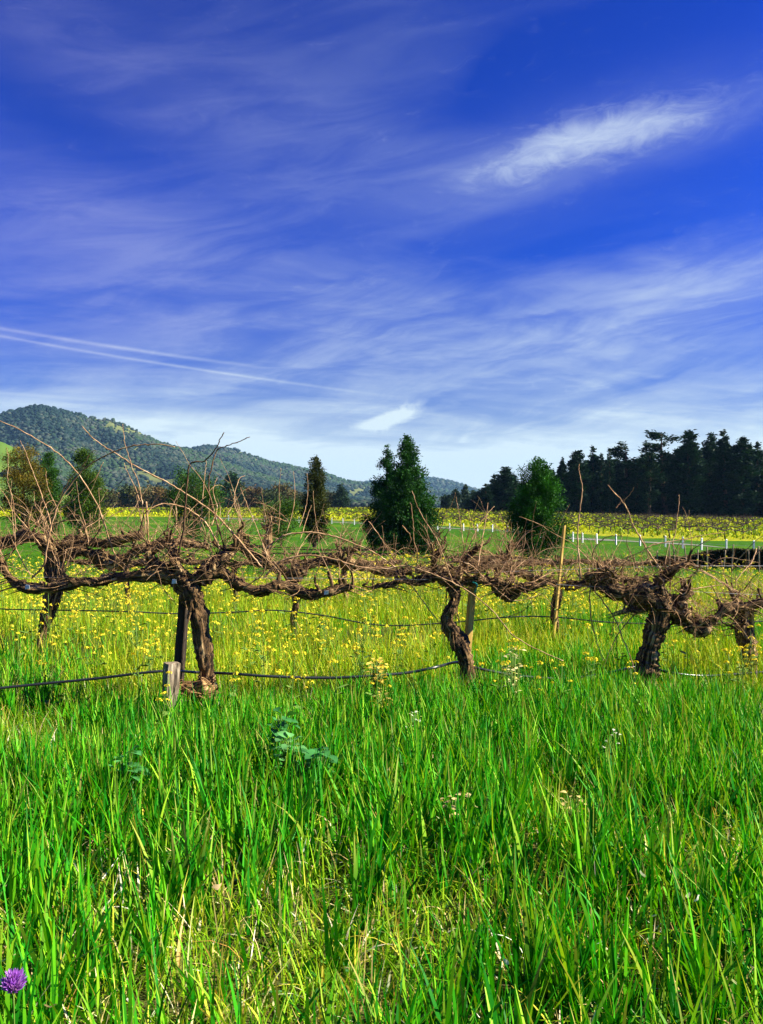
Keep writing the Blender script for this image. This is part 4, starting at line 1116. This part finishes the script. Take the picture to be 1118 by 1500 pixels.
q = mb.build('bark_heap', M_shred, None, Vector((f.x, f.y, gz(f.x, f.y))))
tag(q, 'tangled heap of brown bark and old roots at the foot of the shaggy vine', 'bark heap', kind='stuff')
# hoses: hung along the rows
def hose(name, label, pts, wpx, group=None):
    P = [(at(x, y, Y), wpx * 0.5 * Y / FPX) for x, y, Y in pts]
    mb = MB(); mb.tube(P, 8, 10)
    o = P[0][0]
    return tag(mb.build(name, M_hose, None, (o.x, o.y, gz(o.x, o.y))), label, 'hose', group)
hose('drip_hose', 'black irrigation hose strung low along the nearest row past the stump', [(-160, 1022, 6.4), (-60, 1014, 6.5), (0, 1008, 6.6), (70, 1001, 6.66), (150, 993, 6.7), (238, 983, 6.74), (290, 985, 7.05), (340, 987, 6.9), (400, 991, 6.9), (480, 993, 7.0), (545, 990, 7.05), (600, 985, 7.15), (640, 977, 7.2), (672, 970, 7.6), (700, 979, 7.45), (760, 990, 7.5), (830, 994, 7.6), (890, 986, 7.7), (940, 976, 7.95), (985, 986, 7.8), (1040, 990, 7.9), (1130, 984, 8.0), (1240, 980, 8.1)], 4.0)
hose('drip_hose', 'thin black irrigation hose of the second row, seen under the vine arms', [(-100, 888, 9.7), (30, 893, 9.8), (100, 894, 9.8), (190, 896, 9.9), (260, 899, 10.0), (340, 897, 10.1), (400, 894, 10.1), (470, 901, 10.2), (560, 916, 10.2), (660, 912, 10.2), (745, 904, 10.2), (812, 904, 10.4), (900, 912, 10.4), (1010, 914, 10.4), (1130, 910, 10.5), (1250, 910, 10.5)], 1.9)
# training wires
for (lab, pts) in (('thin trellis wire carrying the arms of the nearest row', [(-150, 846, 6.95), (268, 846, 7.0), (664, 850, 7.5), (960, 864, 7.75), (1250, 878, 8.3)]), ('thin trellis wire above the arms at the right of the nearest row', [(664, 840, 7.5), (968, 830, 7.75), (1120, 829, 8.2), (1250, 829, 8.4)])):
    P = [(at(x, y, Y), 0.0014) for x, y, Y in pts]
    mb = MB(); mb.tube(P, 4, 5); o_ = P[0][0]
    tag(mb.build('trellis_wire', M_wire, None, (o_.x, o_.y, gz(o_.x, o_.y))), lab, 'wire')
# tie on the yellow stake, pale cut scraps caught on the arm
p = at(697, 858, YB - 0.02)
mb = MB(); mb.tube([(p + Vector((-0.03, 0.0, 0.03)), 0.006), (p + Vector((0.01, -0.02, 0.012)), 0.007), (p + Vector((0.0, -0.01, -0.03)), 0.005), (p + Vector((-0.012, 0.0, -0.06)), 0.003)], 3, 5)
tag(mb.build('plastic_tie', M_tie, None, p), 'teal plastic tie knotted at the top of the square yellow stake', 'tie')
for (x, y, lab) in ((40, 860, 'white plastic tag on the low pale arm near the left edge'), (255, 852, 'white plastic tag on the head of the shaggy vine'), (478, 868, 'white tag on the sagging arm in the middle')):
    p = at(x, y, YA - 0.10 - (0.08 if x == 255 else 0)); rs = random.Random(x)
    mb = MB(); s_ = 0.017
    V_ = [(-s_, 0, -s_), (s_, 0.004, -s_ * 0.8), (s_ * 1.1, -0.006, s_ * 0.9), (-s_ * 0.8, 0.002, s_ * 1.1)]
    V_ = [p + Vector(v) for v in V_] + [p + Vector(v) + Vector((0, 0.003, 0)) for v in V_]
    mb.poly(V_, [(0, 1, 2, 3), (7, 6, 5, 4), (0, 4, 5, 1), (1, 5, 6, 2), (2, 6, 7, 3), (3, 7, 4, 0)])
    tag(mb.build('plastic_tag', M_white, None, p, smooth=False), lab, 'tag')

# ------------------------------------------------------------------ meadow grass
r = np.random.default_rng(99)
def field_pts_(n, y0, y1, pw=1.0):
    """even over the ground in view, with a margin"""
    y = np.sqrt(y0 ** 2 + (y1 ** 2 - y0 ** 2) * r.random(n)); x = (r.random(n) * 2 - 1) * (0.50 * y + 0.5)
    return x, y
def pal(n, cols, wts, var=0.25):
    c = np.array(cols)[r.choice(len(cols), n, p=np.array(wts) / sum(wts))]
    return c * r.uniform(1 - var, 1 + var, (n, 1)) * r.uniform(0.9, 1.1, (n, 3))
DEEP = [(0.008, 0.150, 0.003), (0.028, 0.240, 0.004), (0.100, 0.360, 0.006), (0.26, 0.46, 0.02)]
YELG = [(0.090, 0.27, 0.004), (0.20, 0.36, 0.006), (0.36, 0.43, 0.010), (0.52, 0.48, 0.04)]
DRY = [(0.50, 0.38, 0.13), (0.60, 0.50, 0.24), (0.46, 0.26, 0.06), (0.68, 0.62, 0.42)]
YSPOT = [(640, 1320, 130, 90), (470, 1290, 60, 70), (1010, 1235, 130, 45), (740, 1290, 90, 60), (900, 1350, 200, 60), (25, 1040, 70, 60), (330, 1345, 90, 45), (170, 1290, 60, 40), (820, 1190, 70, 40), (500, 1420, 120, 40), (300, 1230, 60, 30)]
def patchy(x, y):
    nz = fbm(x * 0.9 + 3, y * 0.7 + 8, 3); px = x / y * FPX + 559; py = HOR + (CAM_H - 0.12) / y * FPX
    k = np.zeros_like(nz)
    for (a, b, c, d) in YSPOT: k = np.maximum(k, np.exp(-((px - a) / c) ** 2 - ((py - b) / d) ** 2))
    nearf = 0.16 + 0.90 * nz - 0.46 * k
    t = sm(y, 6.2, 7.6)
    return nearf * (1 - t) + nz * t
# tall wheat-like blades
def wheat(n, y0, y1, h0, h1, w0, w1, segs, thr=(0.30, 0.62), yfade=None):
    x, y = field_pts_(n, y0, y1)
    # tussocks: gather blades to clump centres
    k = r.random(n) < 0.72
    ci = np.floor(x / 0.17) ; cj = np.floor(y / 0.17)
    hsh = _tab[(ci.astype(int) * 7 + cj.astype(int) * 31) & 255, (cj.astype(int) * 13) & 255]; hs2 = _tab[(ci.astype(int) * 11) & 255, (cj.astype(int) * 5 + ci.astype(int)) & 255]
    x = np.where(k, (ci + hsh) * 0.17 + r.normal(0, 0.024, n), x); y = np.where(k, (cj + hs2) * 0.17 + r.normal(0, 0.024, n), y)
    f = patchy(x, y)
    keep = r.random(n) < np.clip((f - thr[0]) / (thr[1] - thr[0]), 0.04, 1)
    if yfade is not None: keep &= r.random(n) < yfade(x, y)
    x, y, f = x[keep], y[keep], f[keep]; n = len(x)
    h = r.uniform(h0, h1, n) * (0.75 + 0.45 * np.clip((f - 0.3) / 0.3, 0, 1))
    wd = r.uniform(w0, w1, n)
    col = pal(n, DEEP, (4, 5, 4, 1.3))
    return blades('meadow_grass', x, y, h, wd, col, r, lean=0.16, bend=0.55, segs=segs)
def fine(n, y0, y1, h0, h1, w0, w1, segs, cols=YELG, wts=(4, 4, 2, 1), inv=True, lean=0.35, bend=0.9):
    x, y = field_pts_(n, y0, y1)
    f = patchy(x, y)
    if inv:
        keep = r.random(n) < np.clip(1.25 - (f - 0.30) / 0.32, 0.12, 1)
        x, y = x[keep], y[keep]; n = len(x)
    return blades('meadow_grass', x, y, r.uniform(h0, h1, n), r.uniform(w0, w1, n), pal(n, cols, wts), r, lean=lean, bend=bend, segs=segs)
A_ = []
A_.append(wheat(10500, 1.9, 4.6, 0.14, 0.42, 0.007, 0.021, 5))
A_.append(wheat(28000, 4.6, 7.2, 0.16, 0.38, 0.008, 0.018, 4))
A_.append(wheat(60000, 7.2, 13.0, 0.18, 0.34, 0.008, 0.014, 3, thr=(0.40, 0.70), yfade=lambda x, y: np.clip(0.35 + 0.9 * sm(x / y, 0.0, 0.25) - 0.6 * sm(y, 8.5, 11.5), 0.06, 1)))
A_.append(fine(21000, 1.9, 4.6, 0.05, 0.20, 0.0025, 0.006, 4, YELG, (6, 4, 1.0, 0.4)))
A_.append(fine(42000, 4.6, 8.0, 0.10, 0.26, 0.003, 0.006, 3, YELG, (6, 4, 1.2, 0.4)))
A_.append(fine(130000, 7.6, 18.5, 0.16, 0.46, 0.005, 0.010, 3, YELG, (2, 4, 4, 2)))
A_.append(fine(8000, 1.9, 8.0, 0.04, 0.16, 0.003, 0.008, 3, DRY, (4, 3, 2, 1), False, 0.7, 1.4))
A_.append(fine(4500, 2.0, 8.0, 0.10, 0.32, 0.003, 0.007, 4, DRY, (5, 3, 1, 1), False, 0.3, 1.0))
def weeds(n, y0, y1):
    x, y = field_pts_(n, y0, y1)
    k = fbm(x * 1.7 + 50, y * 1.7, 2) > 0.46; x, y = x[k], y[k]; n = len(x)
    return blades('meadow_grass', x, y, r.uniform(0.06, 0.17, n), r.uniform(0.018, 0.038, n), pal(n, [(0.03, 0.20, 0.01), (0.12, 0.32, 0.01), (0.22, 0.36, 0.03), (0.06, 0.22, 0.06)], (3, 3, 2, 1)), r, lean=0.5, bend=1.2, segs=4)
A_.append(weeds(7000, 1.9, 6.8))
A_.append(fine(4200, 1.9, 7.0, 0.05, 0.24, 0.006, 0.014, 5, [(0.75, 0.68, 0.42), (0.66, 0.48, 0.2), (0.8, 0.78, 0.62)], (3, 2, 1), False, 0.8, 2.0))
A_.append(fine(6000, 1.9, 5.5, 0.15, 0.34, 0.004, 0.009, 5, [(0.20, 0.36, 0.006), (0.5, 0.5, 0.05)], (3, 1), False, 0.7, 1.9))
for o in A_: tag(o, 'thick green meadow grass growing around the old vines', 'grass')
# lawn beyond, short blades
x, y = field_pts_(60000, 18.0, 62.0)
k = (y < fence_y(x)) ; x, y = x[k], y[k]; n = len(x)
o = blades('lawn_grass', x, y, r.uniform(0.05, 0.13, n), 0.004 + 0.0007 * y, pal(n, [(0.010, 0.085, 0.002), (0.030, 0.135, 0.002), (0.07, 0.17, 0.003)], (4, 4, 2)), r, 0.4, 0.8, 2)
tag(o, 'smooth bright green lawn grass between the vines and the white posts', 'lawn grass')

# ------------------------------------------------------------------ wild mustard
def mustard(seed):
    r_ = random.Random(seed); rn = np.random.default_rng(seed)
    H = r_.uniform(0.42, 0.80); mb = MB(); tips = []
    lean = Vector((r_.gauss(0, 0.05), r_.gauss(0, 0.05), 0))
    top = Vector((0, 0, H)) + lean
    mb.tube([(Vector((0, 0, -0.03)), 0.004), (lean * 0.4 + Vector((0, 0, H * 0.5)), 0.0032), (top, 0.0018)], 2, 4)
    tips.append(top)
    for k in range(r_.randint(2, 5)):
        t = r_.uniform(0.35, 0.8); p = lean * t + Vector((0, 0, H * t)); a = r_.random() * 6.283
        q = p + Vector((math.cos(a), math.sin(a), 0)) * r_.uniform(0.04, 0.11) + Vector((0, 0, r_.uniform(0.08, 0.2)))
        mb.tube([(p, 0.0022), ((p + q) / 2 + Vector((math.cos(a), math.sin(a), 0)) * 0.015, 0.0018), (q, 0.0014)], 2, 4); tips.append(q)
    for k in range(6):     # lobed leaves low on the stem
        a = r_.random() * 6.283; t = r_.uniform(0.05, 0.6); p = lean * t + Vector((0, 0, H * t)); d = Vector((math.cos(a), math.sin(a), 0.35)); b = Vector((-math.sin(a), math.cos(a), 0))
        L_ = r_.uniform(0.05, 0.11); wv = L_ * 0.24
        mb.poly([p, p + d * L_ * 0.4 + b * wv, p + d * L_ * 0.8 + b * wv * 0.7, p + d * L_ - Vector((0, 0, 0.02)), p + d * L_ * 0.8 - b * wv * 0.7, p + d * L_ * 0.4 - b * wv], [(0, 1, 2, 3, 4, 5)])
    heads = []
    for q in tips:
        Ps, As, Bs = [], [], []
        m_ = r_.randint(8, 24); rad = r_.uniform(0.010, 0.030)
        d = randdir(m_, rn); d[:, 2] = np.abs(d[:, 2]) * 0.8 - 0.15
        c = np.array(q) + d * rad
        for sgn in (0, 1):
            A = cross_any(d, rn); B = np.cross(d, A)
            Ps.append(c + d * 0.001 * sgn); s_ = rn.uniform(0.006, 0.010, m_)[:, None]
            As.append(A * s_); Bs.append(B * s_ * 0.6)
        V, F = quads_from(np.concatenate(Ps), np.concatenate(As), np.concatenate(Bs))
        col = np.array([0.85, 0.70, 0.04])[None] * rn.uniform(0.75, 1.2, (len(F), 1))
        heads.append(np_mesh('flower_head', V, F, {'col': np.repeat(rgba(col), 4, axis=0)}))
    return mb, heads
m, o = mat_new('mustard stem'); n_ = noise(objco(), 20)
X.nt.links.new(principled(mixc(n_, (0.07, 0.16, 0.02), (0.16, 0.26, 0.04)), 0.6, 0.2).outputs[0], o.inputs[0]); M_stem = m
protos = []
for i in range(7):
    mb, fm = mustard(500 + i)
    s_o = mb.build('mustard_plant', M_stem); f_o = [link('flower_head', h_, M_flower, s_o) for h_ in fm]
    protos.append((s_o, f_o))
spots = []
rs = random.Random(55)
def add_m(px, py, Y, lab=None): spots.append((px, py, Y, lab))
i = 0
# single heads in the near grass, and a drift behind the first row
for (px, py) in [(232, 1070), (205, 1038), (452, 1010), (425, 1030), (735, 1003), (770, 1050), (745, 960), (755, 968), (820, 1045), (1010, 955), (1090, 955), (1080, 985), (1068, 962), (530, 940), (545, 985), (555, 1000), (488, 1008), (700, 985), (905, 948), (930, 950), (868, 965), (340, 1000), (133, 942), (30, 935), (75, 930)]:
    Y = rs.uniform(5.8, 6.7) if py > 990 else rs.uniform(6.8, 8.2)
    p = at(px, py, Y); p.z = 0
    i += 1; spots.append((p.x, p.y, 'yellow mustard plant standing alone in the grass in front of the vines', 'single mustard plants near the first row', p))
tries = 0
while len(spots) < 285 and tries < 9000:
    tries += 1
    y = 7.2 + 10.0 * rs.random() ** 0.85; x = (rs.random() * 2 - 1) * (0.46 * y)
    dens = float(fbm(np.array(x * 0.5 + 7), np.array(y * 0.5 + 2), 3))
    ux = x / y * FPX + 559
    boost = 0.25 + 0.75 * math.exp(-((ux - 600) / 330) ** 2)
    if rs.random() < boost * max(0, (dens - 0.30) * 2.6): spots.append((x, y, 'yellow mustard plant in the drift between and behind the rows of vines', 'mustard plants among the vines', None))
used = [False] * 7
for k, (x, y, lab, grp, p) in enumerate(spots):
    v = k % 7; so_, fo = protos[v]
    if not used[v]: used[v] = True; a = so_
    else:
        a = so_.copy(); COL.objects.link(a)
        for f_ in fo: b = f_.copy(); COL.objects.link(b); b.parent = a
        for kk in ('label', 'group', 'category'):
            if kk in a: del a[kk]
    s_ = rs.uniform(0.8, 1.15)
    if p is not None:
        pz = at(0, 0, 1)
    a.location = (x, y, gz(x, y)); a.rotation_euler = (rs.gauss(0, 0.05), rs.gauss(0, 0.05), rs.random() * 6.28); a.scale = (s_, s_, s_ * rs.uniform(0.85, 1.1))
    tag(a, lab, 'mustard plant', grp)
# the rest of the drift: too many to count
n = 60000
rn = np.random.default_rng(123)
nc = 13000; yc = np.sqrt(7.5 ** 2 + (18.5 ** 2 - 7.5 ** 2) * rn.random(nc)); xc = (rn.random(nc) * 2 - 1) * 0.5 * yc
f = fbm(xc * 0.5 + 7, yc * 0.5 + 2, 3); k = rn.random(nc) < np.clip((f - 0.42) * 6.5, 0.05, 1) * (0.35 + 0.65 * np.exp(-(((xc / yc) * FPX - 20) / 360) ** 2)) * np.clip((yc - 6) / 5, 0.2, 1)
xc, yc = xc[k], yc[k]; nc = len(xc)
zc_ = terrain(xc, yc) + rn.uniform(0.22, 0.66, nc) * (0.7 + 0.6 * fbm(xc * 0.8, yc * 0.8, 2))
per = 14
C = np.repeat(np.stack([xc, yc, zc_], 1), per, axis=0); n = len(C)
d = randdir(n, rn); d[:, 2] = np.abs(d[:, 2]); C = C + d * 0.019
A = cross_any(d, rn); B = np.cross(d, A); s_ = rn.uniform(0.005, 0.010, n)[:, None]
V, F = quads_from(C, A * s_, B * s_ * 0.65)
col = np.array([0.85, 0.72, 0.05])[None] * rn.uniform(0.7, 1.2, (n, 1))
o = link('mustard_blossom', np_mesh('mustard_blossom', V, F, {'col': np.repeat(rgba(col), 4, axis=0)}), M_flower)
tag(o, 'drift of small yellow mustard blossom in the grass behind the vines', 'mustard blossom', kind='stuff')
st = blades('mustard_stems', xc, yc, zc_ - terrain(xc, yc), np.full(nc, 0.006), pal(nc, [(0.12, 0.24, 0.02), (0.2, 0.28, 0.03)], (1, 1)), rn, 0.03, 0.02, 2)
tag(st, 'thin stems of the mustard drift behind the vines', 'mustard stems')

# ------------------------------------------------------------------ broad leaved weeds, dead leaves, clover
def leaf_plant(name, label, cat, px, py, Y, n, size, col, seed, group=None, pz=None):
    r_ = np.random.default_rng(seed); p = at(px, py, Y); g = gz(p.x, p.y); top = max(p.z - g, 0.05)
    mb = MB(); Vs = []; Fs = []; Cs = []
    for k in range(n):
        a = r_.random() * 6.283; h = top * r_.uniform(0.55, 1.05); L_ = size * r_.uniform(0.6, 1.2)
        d = np.array([math.cos(a), math.sin(a), r_.uniform(0.1, 0.8)]); d /= np.linalg.norm(d); b = np.array([-math.sin(a), math.cos(a), r_.normal(0, .3)])
        nn = np.cross(d, b)
        o0 = np.array([d[0] * 0.03 + r_.normal(0, 0.02), d[1] * 0.03 + r_.normal(0, 0.02), h - L_ * 0.3])
        prof = [(0, 0.05), (0.25, 0.30), (0.55, 0.36), (0.82, 0.22), (1.0, 0.02)]
        bb = len(Vs)
        for t, wv in prof:
            c = o0 + d * L_ * t - np.array([0, 0, 1]) * L_ * 0.35 * t * t
            Vs += [c - b * wv * L_ + nn * wv * 0.25 * L_, c, c + b * wv * L_ + nn * wv * 0.25 * L_]
        for t in range(4):
            q = bb + t * 3; Fs += [(q, q + 1, q + 4, q + 3), (q + 1, q + 2, q + 5, q + 4)]
        cv = np.array(col) * r_.uniform(0.7, 1.3)
        Cs += [cv] * 15
        mb.tube([(Vector((0, 0, 0)), 0.003), (Vector((o0[0] * 0.4, o0[1] * 0.4, h * 0.5)), 0.0025), (Vector(o0), 0.0018)], 2, 4)
    root = mb.build(name, M_stem); root.location = (p.x, p.y, g); tag(root, label, cat, group)
    link('leaf_cluster', np_mesh('leaves', np.array(Vs), np.array(Fs), {'col': rgba(np.array(Cs))}), M_leaf, root)
    return root
BG = (0.045, 0.19, 0.045)
leaf_plant('bean_plant', 'grey green broad leaved plant below the middle of the nearest hose', 'weed', 412, 1045, 5.25, 34, 0.08, BG, 1)
leaf_plant('bean_plant', 'pale broad leaved plant lowest of the grey green ones left of centre', 'weed', 425, 1080, 4.85, 40, 0.085, (0.10, 0.28, 0.08), 2)
leaf_plant('bean_plant', 'grey green broad leaved plant at the right of its small patch', 'weed', 470, 1095, 4.75, 32, 0.085, BG, 3)
leaf_plant('bean_plant', 'small grey green leafy plant alone in the grass below the stump', 'weed', 186, 1100, 4.7, 28, 0.075, (0.06, 0.23, 0.06), 4)
CR = (0.62, 0.55, 0.26)
leaf_plant('radish_plant', 'cream flowered wild radish right of the yellow stake', 'wild radish', 752, 952, 6.7, 46, 0.04, CR, 5)
leaf_plant('radish_plant', 'small cream flowered weed under the right half of the hose', 'wild radish', 748, 980, 6.6, 22, 0.035, CR, 6)
leaf_plant('dry_weed', 'straw yellow dry weed crossing the hose in the middle', 'dry weed', 552, 968, 6.7, 60, 0.05, (0.62, 0.46, 0.08), 7)
leaf_plant('dry_weed', 'straw yellow low dry weed just under the hose in the middle', 'dry weed', 560, 1015, 6.4, 44, 0.045, (0.58, 0.44, 0.10), 8)
leaf_plant('dry_weed', 'withered pale leaves among green blades right of centre', 'dry weed', 668, 1160, 4.2, 16, 0.036, (0.62, 0.48, 0.20), 9)
leaf_plant('dry_weed', 'withered straw coloured leaves in the grass at right', 'dry weed', 838, 1160, 4.25, 18, 0.034, (0.60, 0.47, 0.16), 10)
leaf_plant('dry_weed', 'small whitish weed in the grass under the leaning trunk', 'dry weed', 896, 1075, 5.2, 14, 0.03, (0.62, 0.62, 0.45), 11)
leaf_plant('dry_weed', 'small whitish weed in the grass right of centre below the hose', 'dry weed', 610, 1045, 5.6, 14, 0.03, (0.60, 0.64, 0.45), 12)
def dead_leaf(px, py, Y, size, col, seed, label):
    r_ = np.random.default_rng(seed); p = at(px, py, Y)
    a0 = r_.random() * 6.283; Vs = [(0, 0, 0)]; n = 9
    for k in range(n):
        a = k / n * 6.283; rr = size * (0.8 + 0.3 * math.sin(a * 2 + a0) + r_.normal(0, 0.08))
        x, z = math.cos(a) * rr, math.sin(a) * rr * 0.75
        Vs.append((x, -0.35 * z + 0.3 * abs(x), z * 0.8 + 0.25 * abs(x)))
    Vs = np.array(Vs); Fs = np.array([(0, 1 + k, 1 + (k + 1) % n) for k in range(n)])
    o = link('dead_leaf', np_mesh('dead_leaf', Vs, Fs, {'col': rgba(np.array([np.array(col) * r_.uniform(.9, 1.1) for _ in Vs]))}), M_flower)
    o.location = p; o.rotation_euler = (r_.normal(0, .4), r_.normal(0, .4), r_.normal(0, .7))
    return tag(o, label, 'leaf')
dead_leaf(320, 1300, 3.2, 0.028, (0.72, 0.50, 0.26), 1, 'curled pale tan leaf lying in the grass at lower left')
dead_leaf(73, 1475, 2.5, 0.019, (0.78, 0.52, 0.44), 2, 'pinkish fallen petal in the bottom left corner beside the purple clover')
for k, (px, py, Y) in enumerate([(1008, 1312, 3.3), (1022, 1317, 3.28), (956, 1342, 3.2), (878, 1382, 3.05), (762, 1352, 3.15), (790, 1308, 3.4), (742, 1410, 2.95), (1068, 1365, 3.1), (1078, 1440, 2.85), (898, 1405, 3.0), (940, 1280, 3.5), (975, 1375, 3.1)]):
    dead_leaf(px, py, Y - 0.12, 0.014, (0.80, 0.78, 0.70), 10 + k, 'small white curled petal caught in the grass at lower right')['group'] = 'white petals in the grass at lower right'
# purple clover
p = at(20, 1442, 2.35); g = gz(p.x, p.y)
mb = MB(); mb.tube([(Vector((0.01, 0, 0)), 0.0022), (Vector((0.004, 0, (p.z - g) * 0.5)), 0.002), (Vector((0, 0, p.z - g - 0.02)), 0.0018)], 3, 5)
root = mb.build('clover_flower', M_stem); root.location = (p.x, p.y, g); tag(root, 'purple clover flower head in the bottom left corner', 'flower')
rn = np.random.default_rng(8); n = 260
d = randdir(n, rn); d[:, 2] = d[:, 2] * 0.9 + 0.25
P = np.array([0, 0, p.z - g]) + d * 0.028 * rn.uniform(0.6, 1.0, (n, 1))
A = d + np.array([0, 0, 0.6]); A /= np.linalg.norm(A, axis=1)[:, None]; B = cross_any(A, rn)
V, F = quads_from(P, A * 0.014, B * 0.004)
col = np.array([0.33, 0.11, 0.50])[None] * rn.uniform(0.6, 1.6, (n, 1)) + np.array([0.25, 0.2, 0.25]) * (rn.random((n, 1)) < 0.2)
link('petal_ball', np_mesh('petals', V, F, {'col': np.repeat(rgba(col), 4, axis=0)}), M_flower, root)
